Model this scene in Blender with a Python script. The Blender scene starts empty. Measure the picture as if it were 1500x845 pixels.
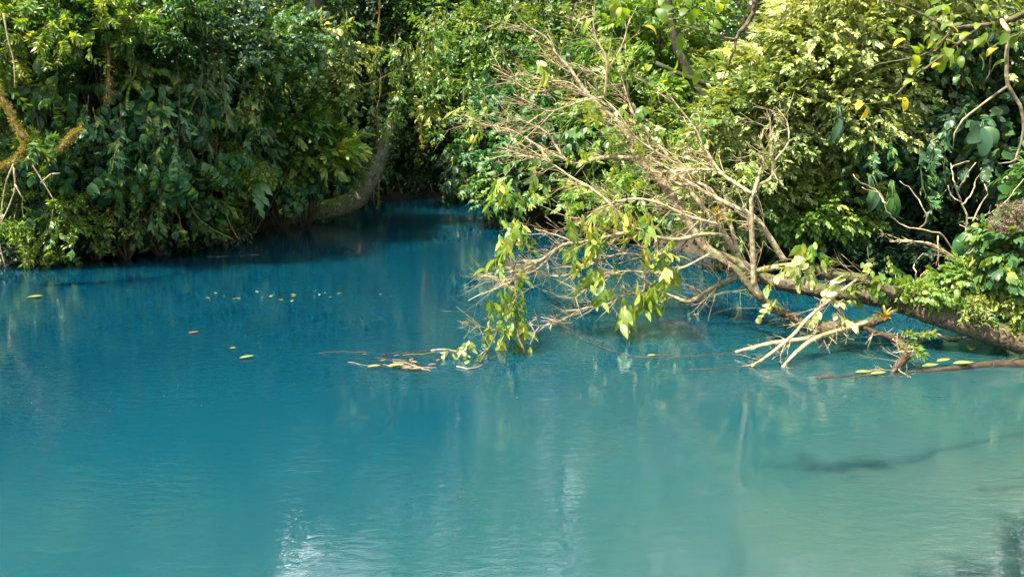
import bpy, math
import numpy as np
from mathutils import Vector
R = math.radians
scene = bpy.context.scene
COL = scene.collection

# ---------------------------------------------------------------- camera
CAMH, PITCH, F = 3.0, R(10.83), 1250.0
cam = bpy.data.objects.new('camera', bpy.data.cameras.new('camera'))
COL.objects.link(cam)
cam.location = (0, 0, CAMH)
cam.rotation_euler = (R(90) - PITCH, 0, 0)
cam.data.sensor_width = 36; cam.data.lens = 36 * F / 1500
cam.data.clip_end = 500
scene.camera = cam

# ---------------------------------------------------------------- light
SUN_EL, SUN_AZ = R(60), R(-118)          # azimuth measured from +Y towards +X (negative = left)
world = bpy.data.worlds.new("World"); scene.world = world
world.use_nodes = True
nt = world.node_tree
sky = nt.nodes.new('ShaderNodeTexSky'); sky.sky_type = 'NISHITA'; sky.sun_disc = False
sky.sun_elevation = SUN_EL; sky.sun_rotation = SUN_AZ; sky.dust_density = 2.0; sky.air_density = 1.2
bg = nt.nodes['Background']; bg.inputs['Strength'].default_value = 0.072
tcw = nt.nodes.new('ShaderNodeTexCoord')                  # broken bright clouds over the blue
cn = nt.nodes.new('ShaderNodeTexNoise'); cn.inputs['Scale'].default_value = 3.6; cn.inputs['Detail'].default_value = 6
nt.links.new(tcw.outputs['Generated'], cn.inputs['Vector'])
cr = nt.nodes.new('ShaderNodeMapRange'); cr.inputs[1].default_value = .45; cr.inputs[2].default_value = .6; nt.links.new(cn.outputs['Fac'], cr.inputs[0])
cm_ = nt.nodes.new('ShaderNodeMix'); cm_.data_type = 'RGBA'; nt.links.new(cr.outputs[0], cm_.inputs[0]); nt.links.new(sky.outputs[0], cm_.inputs[6]); cm_.inputs[7].default_value = (15.5, 15.8, 16, 1)
# added bright sky patch ahead, above view, to make a glint on the water
gd = nt.nodes.new('ShaderNodeVectorMath'); gd.operation = 'DOT_PRODUCT'; nt.links.new(tcw.outputs['Generated'], gd.inputs[0])
ga, ge = math.atan2(-335, 1250), R(27.2); gd.inputs[1].default_value = (math.sin(ga) * math.cos(ge), math.cos(ga) * math.cos(ge), math.sin(ge))
gr = nt.nodes.new('ShaderNodeMapRange'); gr.interpolation_type = 'SMOOTHSTEP'; gr.inputs[1].default_value = math.cos(R(2.7)); gr.inputs[2].default_value = math.cos(R(0)); nt.links.new(gd.outputs['Value'], gr.inputs[0])
g2_ = nt.nodes.new('ShaderNodeTexNoise'); g2_.inputs['Scale'].default_value = 26; g2_.inputs['Detail'].default_value = 4; nt.links.new(tcw.outputs['Generated'], g2_.inputs['Vector'])
g3_ = nt.nodes.new('ShaderNodeMapRange'); g3_.inputs[1].default_value = .42; g3_.inputs[2].default_value = .68; nt.links.new(g2_.outputs['Fac'], g3_.inputs[0])
gx_ = nt.nodes.new('ShaderNodeMath'); gx_.operation = 'MULTIPLY'; nt.links.new(gr.outputs[0], gx_.inputs[0]); nt.links.new(g3_.outputs[0], gx_.inputs[1])
gm = nt.nodes.new('ShaderNodeMix'); gm.data_type = 'RGBA'; nt.links.new(gx_.outputs[0], gm.inputs[0]); nt.links.new(cm_.outputs[2], gm.inputs[6]); gm.inputs[7].default_value = (60, 60, 57, 1)
nt.links.new(gm.outputs[2], bg.inputs['Color'])
sl = bpy.data.lights.new('sun', 'SUN'); sl.energy = 5.0; sl.angle = R(0.9); sl.color = (1, .93, .78)
sun = bpy.data.objects.new('sun', sl); COL.objects.link(sun)
sd = Vector((math.cos(SUN_EL) * math.sin(SUN_AZ), math.cos(SUN_EL) * math.cos(SUN_AZ), math.sin(SUN_EL)))
sun.rotation_euler = sd.to_track_quat('Z', 'Y').to_euler()
scene.view_settings.view_transform = 'Standard'; scene.view_settings.look = 'None'
scene.view_settings.gamma = 1; scene.view_settings.exposure = 1.75
scene.view_settings.use_curve_mapping = False
scene.render.engine = 'CYCLES'
scene.cycles.max_bounces = 7; scene.cycles.diffuse_bounces = 2; scene.cycles.glossy_bounces = 3
scene.cycles.transmission_bounces = 3; scene.cycles.caustics_reflective = False
scene.cycles.use_denoising = True

# ---------------------------------------------------------------- geometry helpers
def P(px, py, Y):                       # point at distance Y seen at pixel (px, py) of the 1500x845 photograph
    a = (px - 750) / F; b = -(py - 422.5) / F
    d = np.array([a, math.cos(PITCH) + b * math.sin(PITCH), -math.sin(PITCH) + b * math.cos(PITCH)])
    return np.array([0, 0, CAMH]) + d * (Y / d[1])
def W(px, py, z=0.0):                   # point of the water surface at that pixel
    b = -(py - 422.5) / F
    dy = math.cos(PITCH) + b * math.sin(PITCH); dz = -math.sin(PITCH) + b * math.cos(PITCH)
    t = (z - CAMH) / dz
    return np.array([(px - 750) / F * t, dy * t, z])

class MB:                               # collects triangles and quads, then becomes ONE mesh object
    def __init__(s): s.v = []; s.t = []; s.q = []; s.f = []; s.n = 0
    def add(s, v, tris=None, quads=None, tint=0.5):
        v = np.asarray(v, dtype=np.float32)
        s.v.append(v)
        if tris is not None and len(tris): s.t.append(np.asarray(tris, np.int32) + s.n)
        if quads is not None and len(quads): s.q.append(np.asarray(quads, np.int32) + s.n)
        s.f.append(np.broadcast_to(np.asarray(tint, np.float32), (len(v),)))
        s.n += len(v)
    def mesh(s, name, mat, smooth=True):
        me = bpy.data.meshes.new(name)
        if s.n:
            v = np.concatenate(s.v); t = np.concatenate(s.t) if s.t else np.zeros((0, 3), np.int32)
            q = np.concatenate(s.q) if s.q else np.zeros((0, 4), np.int32)
            loops = np.concatenate([t.ravel(), q.ravel()]).astype(np.int32)
            starts = np.concatenate([np.arange(len(t)) * 3, len(t) * 3 + np.arange(len(q)) * 4]).astype(np.int32)
            me.vertices.add(len(v)); me.vertices.foreach_set('co', v.ravel())
            me.loops.add(len(loops)); me.loops.foreach_set('vertex_index', loops)
            me.polygons.add(len(starts)); me.polygons.foreach_set('loop_start', starts)
            at = me.attributes.new('tint', 'FLOAT', 'POINT'); at.data.foreach_set('value', np.concatenate(s.f).astype(np.float32))
            me.update(calc_edges=True)
            me.polygons.foreach_set('use_smooth', np.full(len(starts), smooth))
        me.materials.append(mat)
        return me
    def obj(s, name, mat, parent=None, smooth=True):
        o = bpy.data.objects.new(name, s.mesh(name, mat, smooth)); COL.objects.link(o)
        if parent is not None: o.parent = parent; o.location = -np.array(parent.location) if parent.get('at_base') else (0, 0, 0)
        return o

def tag(o, label=None, cat=None, group=None, kind=None):
    if label: o['label'] = label
    if cat: o['category'] = cat
    if group: o['group'] = group
    if kind: o['kind'] = kind
    return o
def thing(name, label, cat, loc=(0, 0, 0), group=None):     # Empty at the thing's base; parts are given in world coordinates
    o = bpy.data.objects.new(name, None); COL.objects.link(o)
    o.location = [float(c) for c in loc]; o.empty_display_size = .2; o['at_base'] = 1
    return tag(o, label, cat, group)
def part(mb, name, mat, root, label=None, smooth=True):     # mesh verts are in world coordinates
    me = mb.mesh(name, mat, smooth)
    o = bpy.data.objects.new(name, me); COL.objects.link(o); o.parent = root
    b = root
    off = Vector((0, 0, 0))
    while b is not None: off += b.location; b = b.parent
    if len(me.vertices): me.transform(__import__('mathutils').Matrix.Translation(-off))
    if label: o['label'] = label
    return o

def nrm(a): return a / (np.linalg.norm(a, axis=-1, keepdims=True) + 1e-9)
def catmull(pts, rad, step):
    pts = np.asarray(pts, float); rad = np.asarray(rad, float)
    p = np.vstack([2 * pts[0] - pts[1], pts, 2 * pts[-1] - pts[-2]])
    out = []; ro = []
    for i in range(len(pts) - 1):
        n = max(1, int(np.linalg.norm(pts[i + 1] - pts[i]) / step))
        for k in range(n):
            t = k / n; a, b, c, d = p[i], p[i + 1], p[i + 2], p[i + 3]
            out.append(.5 * (2 * b + (c - a) * t + (2 * a - 5 * b + 4 * c - d) * t * t + (3 * b - a - 3 * c + d) * t ** 3))
            ro.append(rad[i] * (1 - t) + rad[i + 1] * t)
    out.append(pts[-1]); ro.append(rad[-1])
    return np.array(out), np.array(ro)
def tube(mb, pts, rad, sides=6, rng=None, rough=0.0, tint=0.5):
    pts = np.asarray(pts, float); rad = np.broadcast_to(np.asarray(rad, float), (len(pts),))
    tan = nrm(np.gradient(pts, axis=0))
    ref = np.array([0.13, 0.31, 1.0]); 
    u = np.cross(tan, ref); bad = np.linalg.norm(u, axis=1) < .15
    u[bad] = np.cross(tan[bad], [1, 0.2, 0]); u = nrm(u); w = nrm(np.cross(tan, u))
    a = np.linspace(0, 2 * np.pi, sides, endpoint=False)
    r = rad[:, None] * np.ones((1, sides))
    if rng is not None and rough: 
        r = r * (1 + rough * (rng.normal(size=(len(pts), sides)) * .5 + rng.normal(size=(1, sides)) * .4))
    V = pts[:, None] + r[..., None] * (np.cos(a)[None, :, None] * u[:, None] + np.sin(a)[None, :, None] * w[:, None])
    n = len(pts)
    i = np.arange(n - 1)[:, None] * sides; j = np.arange(sides)[None]
    q = np.stack([i + j, i + (j + 1) % sides, i + sides + (j + 1) % sides, i + sides + j], -1).reshape(-1, 4)
    V = V.reshape(-1, 3); V = np.vstack([V, pts[0], pts[-1]]); 
    t = [[(k + 1) % sides, k, n * sides] for k in range(sides)] + [[(n - 1) * sides + k, (n - 1) * sides + (k + 1) % sides, n * sides + 1] for k in range(sides)]
    mb.add(V, t, q, tint)

def wiggle(rng, start, d, length, seg, curl=.25, sag=0.0):
    n = max(2, int(length / seg)); pts = [np.array(start, float)]; d = nrm(np.array(d, float))
    for k in range(n):
        d = nrm(d + rng.normal(size=3) * curl + np.array([0, 0, -sag])); pts.append(pts[-1] + d * length / n)
    return np.array(pts)

# leaf templates: base at the origin, along +X, upper face +Z
def leaf_t(w=.5, fold=.25, droop=.2, fine=True):
    if not fine:
        V = [[0, 0, 0], [.42, w / 2, fold * w / 2], [.42, -w / 2, fold * w / 2], [1, 0, -droop]]
        return np.array(V, float), np.array([[0, 3, 1], [0, 2, 3]])
    x = [0, .16, .42, .72, 1.0]; hw = [0.02, .34, .5, .33, 0]
    V = []
    for xi, h in zip(x, hw):
        z = -droop * xi ** 2
        V.append([xi, 0, z])
        V.append([xi, h * w, z + fold * h * w]); V.append([xi, -h * w, z + fold * h * w])
    V = np.array(V, float); T = []
    for i in range(4):
        a = 3 * i; b = a + 3
        T += [[a, b, b + 1], [a, b + 1, a + 1], [a, b + 2, b], [a, a + 2, b + 2]]
    return V, np.array(T)
def frames(X, Z):                       # rotation matrices with columns X, Y, Z
    X = nrm(X); Y = nrm(np.cross(Z, X)); Zz = np.cross(X, Y)
    return np.stack([X, Y, Zz], -1)
def inst(mb, V, T, M, O, tint):         # copies of a small template packed into one foliage mesh
    k = len(M)
    if k == 0: return
    A = np.einsum('kij,nj->kni', M, V) + O[:, None]
    n = len(V)
    TT = (T[None] + (np.arange(k) * n)[:, None, None]).reshape(-1, 3)
    tint = np.asarray(tint)
    tt = np.repeat(tint, n) if tint.ndim == 1 else tint.reshape(-1)
    mb.add(A.reshape(-1, 3), TT, None, tt)

def spray_t(kind, rng, fine=True):
    """one sprig along +X, unit length about 1; returns verts, tris, per-vertex tint jitter"""
    Vs = []; Ts = []; J = []; n = 0
    def put(o, X, Z, L, V, T):
        nonlocal n
        M = frames(np.array([X]), np.array([Z]))[0] * L
        Vs.append(V @ M.T + o); Ts.append(T + n); n += len(V); J.append(np.full(len(V), rng.normal() * .19))
    if kind == 'ovate':
        V, T = leaf_t(.66, .16, .22, fine)
        for i in range(8):
            x = .1 + i * .12; s = 1 if i % 2 else -1
            X = np.array([.5 + .3 * rng.random(), s * (.9 - .1 * i), -.45 - .4 * rng.random()])
            put(np.array([x, 0, -.18 * x * x]), X, np.array([.4 * rng.normal(), .4 * rng.normal(), 1]), .34 + .1 * rng.random(), V, T)
    elif kind == 'hang':
        V, T = leaf_t(.55, .2, .3, fine)
        for i in range(9):
            x = .1 + i * .11; s = 1 if i % 2 else -1
            X = np.array([.25, s * .55 * rng.random(), -1])
            put(np.array([x, 0, -.1 * x * x]), X, np.array([1, .8 * rng.normal(), .5]), .34 + .14 * rng.random(), V, T)
    elif kind == 'flat':
        V, T = leaf_t(.46, .16, .18, fine)
        for i in range(9):
            x = .08 + i * .11; s = 1 if i % 2 else -1
            X = np.array([.7, s * (.9 - .09 * i), -.1 + rng.normal() * .25])
            put(np.array([x, 0, -.12 * x * x]), X, np.array([.35 * rng.normal(), .35 * rng.normal(), 1]), .34 + .12 * rng.random(), V, T)
    elif kind == 'pend':
        V, T = leaf_t(.42, .22, .25, fine)
        for i in range(6):
            x = .05 + i * .13; s = 1 if i % 2 else -1
            put(np.array([x, 0, 0]), np.array([1, s * rng.uniform(.2, .8), rng.normal() * .3]), np.array([0, rng.normal() * .5, 1]), .42 + .18 * rng.random(), V, T)
    elif kind == 'lance':
        V, T = leaf_t(.3, .22, .28, fine)
        for w_ in range(3):
            x0 = .25 + .3 * w_
            m = 6 if w_ < 2 else 8
            for i in range(m):
                a = 2 * math.pi * (i + .5 * rng.random()) / m
                put(np.array([x0, 0, 0]), np.array([.75, math.cos(a), math.sin(a) * .75 + .1]), np.array([-.3, 0, 1]) + rng.normal(size=3) * .2, .3 + .1 * rng.random(), V, T)
    elif kind == 'palmate':
        V, T = leaf_t(.36, .15, .3, fine)
        for w_ in range(4):
            o = np.array([.15 + .27 * w_, rng.normal() * .22, rng.normal() * .1])
            tilt = nrm(np.array([.35, rng.normal() * .3, 1.0]))
            u = nrm(np.cross(tilt, [0, 1, 0])); v = np.cross(tilt, u)
            for i in range(8):
                a = 2 * math.pi * i / 8 + rng.normal() * .06
                put(o, u * math.cos(a) + v * math.sin(a) - tilt * .3, tilt, .26 + .05 * rng.random(), V, T)
    elif kind == 'pinnate':
        V, T = leaf_t(.34, .1, .2, fine)
        for i in range(11):
            x = .08 + i * .085
            for s in (-1, 1):
                put(np.array([x, 0, -.4 * x * x]), np.array([.5, s, -.25 - .4 * x]), np.array([0, 0, 1.]) + rng.normal(size=3) * .12, .25 * (1 - abs(i - 5) * .06), V, T)
    else:                               # small
        V, T = leaf_t(.52, .2, .2, fine)
        for i in range(13):
            x = .05 + i * .075
            X = np.array([.6, rng.normal() * .8, rng.normal() * .45 - .15])
            put(np.array([x, rng.normal() * .12, rng.normal() * .08]), X, np.array([rng.normal() * .4, rng.normal() * .4, 1]), .22 + .09 * rng.random(), V, T)
    return np.concatenate(Vs), np.concatenate(Ts), np.concatenate(J)
_cache = {}
def spray(kind, fine):
    if (kind, fine) not in _cache:
        rg = np.random.default_rng(77)
        _cache[(kind, fine)] = [spray_t(kind, rg, fine) for _ in range(5)]
    return _cache[(kind, fine)]

def put_sprays(mb, rng, kind, O, D, size, fine=True, droop=.25, tint=.5, spread=.12):
    """sprigs at points O pointing along D"""
    O = np.asarray(O, float); D = nrm(np.asarray(D, float) + np.array([0, 0, -droop]))
    k = len(O)
    D = D + rng.normal(size=(k, 3)) * .22; Z = np.array([0, 0, 1.0]) + rng.normal(size=(k, 3)) * .55
    M = frames(D, Z) * (size * rng.uniform(.7, 1.25, k))[:, None, None]
    t = np.asarray(tint) + rng.normal(size=k) * spread
    t = np.broadcast_to(t, (k,))
    pick = rng.integers(0, 5, k)
    for i, (V, T, J) in enumerate(spray(kind, fine)):
        m = pick == i
        if m.any(): inst(mb, V, T, M[m], O[m], np.clip(t[m][:, None] + J[None], 0.02, .98))

def _mound(kind, size): return size < .33      # the finest leaves are already at their size
def blob(mb, rng, c, r, kind, size, n_bough, per, fine=True, tint=.5, droop=.25, floor=None, lump=.36, zmin=-1.0):
    if not _mound(kind, size): size *= .8; per = int(per * 1.25)
    """a crown of boughs: each bough is a loose clump of sprigs on or inside a lumpy ellipsoid"""
    c = np.array(c, float); r = np.array(r, float)
    d = nrm(rng.normal(size=(int(n_bough * 1.6), 3))); d = d[d[:, 2] > zmin][:n_bough]
    ph = rng.uniform(0, 6.28, 6)
    rr = 1 + lump * (np.sin(3.1 * d[:, 0] + ph[0]) * np.sin(2.7 * d[:, 1] + ph[1]) + .6 * np.sin(5 * d[:, 2] + ph[2] + 3 * d[:, 0]))
    rr = rr * np.where(rng.random(len(d)) < .75, rng.uniform(.78, 1.0, len(d)), rng.uniform(.3, .75, len(d)))
    bc = c + d * r * rr[:, None]
    br = .21 * float(np.mean(r)) * rng.uniform(.6, 1.4, len(d))
    bt = tint + rng.normal(size=len(d)) * .1
    k = len(d) * per
    idx = np.repeat(np.arange(len(d)), per)
    o = rng.normal(size=(k, 3)) * np.array([.6, .6, .34]) * br[idx][:, None]
    O = bc[idx] + o
    D = nrm(d[idx] * np.array([1, 1, .55]) + nrm(o) * .6)
    m = np.ones(k, bool)
    if floor is not None: m = O[:, 2] > floor
    put_sprays(mb, rng, kind, O[m], D[m], size, fine, droop, bt[idx][m], .06)
    return bc

# ---------------------------------------------------------------- materials
def newmat(name):
    m = bpy.data.materials.new(name); m.use_nodes = True
    n = m.node_tree; n.nodes.clear()
    out = n.nodes.new('ShaderNodeOutputMaterial')
    return m, n, out
def ramp(n, cols, interp='LINEAR'):
    r = n.nodes.new('ShaderNodeValToRGB'); e = r.color_ramp; e.interpolation = interp
    while len(e.elements) < len(cols): e.elements.new(.5)
    for el, (p, c) in zip(e.elements, cols): el.position = p; el.color = (*c, 1)
    return r
def leafmat(name, cols, rough=.42, trans=.35, glow=(1.5, 1.35, .35), spec=.5):
    m, n, out = newmat(name)
    at = n.nodes.new('ShaderNodeAttribute'); at.attribute_name = 'tint'
    tc = n.nodes.new('ShaderNodeNewGeometry')
    no = n.nodes.new('ShaderNodeTexNoise'); no.inputs['Scale'].default_value = .7; no.inputs['Detail'].default_value = 3
    n.links.new(tc.outputs['Position'], no.inputs['Vector'])
    ma = n.nodes.new('ShaderNodeMath'); ma.operation = 'MULTIPLY_ADD'; ma.inputs[1].default_value = .5; ma.inputs[2].default_value = -.25
    n.links.new(no.outputs['Fac'], ma.inputs[0])
    ad = n.nodes.new('ShaderNodeMath'); ad.operation = 'ADD'; ad.use_clamp = True
    n.links.new(at.outputs['Fac'], ad.inputs[0]); n.links.new(ma.outputs[0], ad.inputs[1])
    r = ramp(n, cols); n.links.new(ad.outputs[0], r.inputs[0])
    p = n.nodes.new('ShaderNodeBsdfPrincipled'); p.inputs['Roughness'].default_value = rough
    p.inputs['Specular IOR Level'].default_value = spec
    n.links.new(r.outputs[0], p.inputs['Base Color'])
    mu = n.nodes.new('ShaderNodeMix'); mu.data_type = 'RGBA'; mu.blend_type = 'MULTIPLY'; mu.inputs[0].default_value = 1
    n.links.new(r.outputs[0], mu.inputs[6]); mu.inputs[7].default_value = (*glow, 1)
    tr = n.nodes.new('ShaderNodeBsdfTranslucent'); n.links.new(mu.outputs[2], tr.inputs['Color'])
    mx = n.nodes.new('ShaderNodeMixShader'); mx.inputs[0].default_value = trans
    n.links.new(p.outputs[0], mx.inputs[1]); n.links.new(tr.outputs[0], mx.inputs[2])
    n.links.new(mx.outputs[0], out.inputs[0])
    return m
def barkmat(name, c1, c2, moss=(.06, .085, .015), moss_amt=.5, scale=14, rough=.85, bump=.5):
    m, n, out = newmat(name)
    g = n.nodes.new('ShaderNodeNewGeometry')
    no = n.nodes.new('ShaderNodeTexNoise'); no.inputs['Scale'].default_value = scale; no.inputs['Detail'].default_value = 6
    n.links.new(g.outputs['Position'], no.inputs['Vector'])
    r = ramp(n, [(.3, c1), (.68, c2)]); n.links.new(no.outputs['Fac'], r.inputs[0])
    n2 = n.nodes.new('ShaderNodeTexNoise'); n2.inputs['Scale'].default_value = 2.6; n2.inputs['Detail'].default_value = 5
    n.links.new(g.outputs['Position'], n2.inputs['Vector'])
    sx = n.nodes.new('ShaderNodeSeparateXYZ'); n.links.new(g.outputs['Normal'], sx.inputs[0])
    a = n.nodes.new('ShaderNodeMath'); a.operation = 'MULTIPLY_ADD'; a.inputs[1].default_value = .25; n.links.new(sx.outputs['Z'], a.inputs[0]); n.links.new(n2.outputs['Fac'], a.inputs[2])
    mr = n.nodes.new('ShaderNodeMapRange'); mr.inputs[1].default_value = 1.05 - moss_amt; mr.inputs[2].default_value = 1.2 - moss_amt
    n.links.new(a.outputs[0], mr.inputs[0])
    mx = n.nodes.new('ShaderNodeMix'); mx.data_type = 'RGBA'; n.links.new(mr.outputs[0], mx.inputs[0]); n.links.new(r.outputs[0], mx.inputs[6]); mx.inputs[7].default_value = (*moss, 1)
    p = n.nodes.new('ShaderNodeBsdfPrincipled'); p.inputs['Roughness'].default_value = rough; p.inputs['Specular IOR Level'].default_value = .25
    at = n.nodes.new('ShaderNodeAttribute'); at.attribute_name = 'tint'
    tm = n.nodes.new('ShaderNodeMapRange'); tm.inputs[3].default_value = .35; tm.inputs[4].default_value = 1.65; n.links.new(at.outputs['Fac'], tm.inputs[0])
    m3 = n.nodes.new('ShaderNodeVectorMath'); m3.operation = 'SCALE'; n.links.new(mx.outputs[2], m3.inputs[0]); n.links.new(tm.outputs[0], m3.inputs['Scale'])
    n.links.new(m3.outputs[0], p.inputs['Base Color'])
    b = n.nodes.new('ShaderNodeBump'); b.inputs['Strength'].default_value = bump; b.inputs['Distance'].default_value = .03
    n.links.new(no.outputs['Fac'], b.inputs['Height']); n.links.new(b.outputs[0], p.inputs['Normal'])
    n.links.new(p.outputs[0], out.inputs[0])
    return m

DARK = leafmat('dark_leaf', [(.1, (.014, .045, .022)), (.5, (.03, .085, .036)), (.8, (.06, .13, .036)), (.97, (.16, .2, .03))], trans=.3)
BLUE = leafmat('bluish_leaf', [(.1, (.02, .07, .03)), (.5, (.045, .14, .05)), (.8, (.09, .21, .06)), (.97, (.3, .34, .04))], rough=.46, trans=.25, glow=(1.2, 1.4, .5))
MID = leafmat('mid_leaf', [(.1, (.02, .065, .02)), (.45, (.05, .14, .032)), (.75, (.10, .2, .04)), (.95, (.27, .3, .045))], trans=.38)
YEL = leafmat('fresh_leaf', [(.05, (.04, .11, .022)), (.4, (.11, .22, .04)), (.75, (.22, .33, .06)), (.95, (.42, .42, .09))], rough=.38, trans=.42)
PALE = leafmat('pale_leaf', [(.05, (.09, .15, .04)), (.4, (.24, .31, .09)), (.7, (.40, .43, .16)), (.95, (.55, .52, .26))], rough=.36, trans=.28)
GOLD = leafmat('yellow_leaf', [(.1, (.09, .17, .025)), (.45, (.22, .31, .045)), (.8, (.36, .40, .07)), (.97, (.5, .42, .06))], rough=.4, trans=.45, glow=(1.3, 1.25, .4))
OVER = leafmat('overhead_leaf', [(.1, (.04, .10, .014)), (.5, (.11, .18, .018)), (.8, (.22, .27, .025)), (.97, (.5, .38, .03))], rough=.45, trans=.5, glow=(2.2, 2.0, .35), spec=.4)
MOSSL = leafmat('moss', [(.1, (.08, .09, .012)), (.5, (.22, .19, .025)), (.9, (.38, .28, .035))], rough=.8, trans=.3)
BROM = leafmat('bromeliad_leaf', [(.1, (.13, .15, .03)), (.5, (.32, .27, .05)), (.9, (.55, .32, .06))], rough=.4, trans=.4)
DEAD = leafmat('dead_leaf', [(.1, (.08, .045, .02)), (.5, (.17, .09, .03)), (.9, (.3, .17, .05))], rough=.6, trans=.2, glow=(1.2, 1, .6))
SEED = leafmat('dry_flower', [(.1, (.12, .09, .06)), (.5, (.24, .18, .12)), (.9, (.4, .32, .22))], rough=.8, trans=.2, glow=(1.1, 1, .8))
FLOAT = leafmat('floating_leaf', [(.05, (.16, .19, .05)), (.4, (.30, .27, .05)), (.7, (.36, .19, .03)), (.95, (.24, .07, .02))], rough=.4, trans=.1)
B_FALL = barkmat('fallen_tree_bark', (.03, .023, .016), (.19, .14, .09), moss=(.075, .085, .025), moss_amt=.5, bump=1, scale=22)
B_LIMB = barkmat('pale_bark', (.10, .075, .045), (.46, .37, .22), moss=(.2, .19, .05), moss_amt=.36)
B_TWIG = barkmat('dead_twig', (.22, .15, .08), (.60, .47, .28), moss=(.3, .25, .08), moss_amt=.32, bump=.1)
B_DARK = barkmat('dark_bark', (.025, .022, .016), (.08, .065, .045), moss=(.035, .055, .015), moss_amt=.55)
B_WET = barkmat('wet_bark', (.02, .014, .01), (.09, .06, .035), moss=(.07, .07, .02), moss_amt=.3, rough=.35)
B_VINE = barkmat('vine_bark', (.09, .065, .035), (.24, .17, .08), moss=(.14, .12, .03), moss_amt=.5, bump=.1)
B_BLEACH = barkmat('bleached_wood', (.10, .08, .05), (.34, .28, .2), moss=(.2, .16, .08), moss_amt=.2, bump=.1)

B_LEAN = barkmat('leaning_bark', (.07, .07, .055), (.2, .2, .15), moss=(.10, .14, .03), moss_amt=.55, bump=.8)
# ---------------------------------------------------------------- setting: ground and water
shore = [W(-90, 392)[:2], W(0, 387)[:2], W(130, 376)[:2], W(250, 364)[:2], W(330, 350)[:2], W(398, 326)[:2], np.array([-9.4, 30.5]), W(430, 291)[:2],
         W(560, 291)[:2], W(700, 291)[:2], W(735, 302)[:2], W(790, 322)[:2], W(900, 348)[:2], W(1040, 376)[:2], W(1180, 385)[:2], W(1300, 394)[:2], W(1400, 402)[:2],
         np.array([10.6, 15.6]), np.array([11.8, 13.2]), np.array([11.5, 10.5]), np.array([9.6, 8.6]), np.array([8.6, 6.5]), np.array([6.5, 3.6]), np.array([3, 1.7]), np.array([-4, 1.2]), np.array([-9, 2.5]), np.array([-13, 7]), np.array([-14.5, 12])]
shore = np.array(shore)
def shore_dist(X, Y):                   # signed distance, positive on land
    A = shore; B = np.roll(shore, -1, 0)
    px = X[..., None]; py = Y[..., None]
    dx = B[:, 0] - A[:, 0]; dy = B[:, 1] - A[:, 1]
    t = np.clip(((px - A[:, 0]) * dx + (py - A[:, 1]) * dy) / (dx * dx + dy * dy), 0, 1)
    d = np.sqrt((px - A[:, 0] - t * dx) ** 2 + (py - A[:, 1] - t * dy) ** 2).min(-1)
    c = ((A[:, 1] > py) != (B[:, 1] > py)) & (px < dx * (py - A[:, 1]) / (dy + 1e-12) + A[:, 0])
    return np.where(c.sum(-1) % 2 == 1, -d, d)
def ground_z(X, Y):
    d = shore_dist(X, Y)
    n = .25 * np.sin(.9 * X + 1.3 * np.sin(.5 * Y)) + .18 * np.sin(1.7 * Y + .8 * X) + .1 * np.sin(3.7 * X - 2.9 * Y)
    land = .55 * (1 - np.exp(-np.maximum(d, 0) * 2.2)) + .16 * np.maximum(d - .5, 0) ** 1.0 + n * np.clip(d / 2, 0, 1)
    land = np.where(d > 12, .55 + .16 * 11.5 + n + (d - 12) * .05, land)
    return np.where(d > 0, land, np.maximum(d * 1.1, -1.8))
xs = np.concatenate([np.linspace(-160, -32, 26), np.arange(-31, 31, .42), np.linspace(31.5, 160, 26)])
ys = np.concatenate([np.linspace(-100, -8, 18), np.arange(-7, 52, .42), np.linspace(53, 220, 30)])
GX, GY = np.meshgrid(xs, ys); GZ = ground_z(GX, GY)
mb = MB(); nx, ny = len(xs), len(ys)
i, j = np.meshgrid(np.arange(nx - 1), np.arange(ny - 1)); b0 = (j * nx + i).ravel()
mb.add(np.stack([GX, GY, GZ], -1).reshape(-1, 3), None, np.stack([b0, b0 + 1, b0 + nx + 1, b0 + nx], -1))
m, n, out = newmat('forest_soil')
no = n.nodes.new('ShaderNodeTexNoise'); no.inputs['Scale'].default_value = 2.2; no.inputs['Detail'].default_value = 9
g = n.nodes.new('ShaderNodeNewGeometry'); n.links.new(g.outputs['Position'], no.inputs['Vector'])
r = ramp(n, [(.3, (.018, .014, .009)), (.55, (.045, .033, .018)), (.75, (.04, .05, .015))]); n.links.new(no.outputs['Fac'], r.inputs[0])
p = n.nodes.new('ShaderNodeBsdfPrincipled'); p.inputs['Roughness'].default_value = .95; n.links.new(r.outputs[0], p.inputs['Base Color'])
b = n.nodes.new('ShaderNodeBump'); b.inputs['Distance'].default_value = .15; n.links.new(no.outputs['Fac'], b.inputs['Height']); n.links.new(b.outputs[0], p.inputs['Normal'])
n.links.new(p.outputs[0], out.inputs[0])
tag(mb.obj('ground', m), 'dark forest soil of the river banks under the trees', 'ground', kind='structure')

# milky turquoise water: a closed body so that the light scatters below its surface
m, n, out = newmat('milky_blue_water')
g = n.nodes.new('ShaderNodeNewGeometry')
mp = n.nodes.new('ShaderNodeMapping'); mp.inputs['Scale'].default_value = (.16, .10, .3); mp.inputs['Rotation'].default_value = (0, 0, R(25))
n.links.new(g.outputs['Position'], mp.inputs['Vector'])
no = n.nodes.new('ShaderNodeTexNoise'); no.inputs['Scale'].default_value = 1.0; no.inputs['Detail'].default_value = 4; no.inputs['Distortion'].default_value = .8
n.links.new(mp.outputs[0], no.inputs['Vector'])
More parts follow.
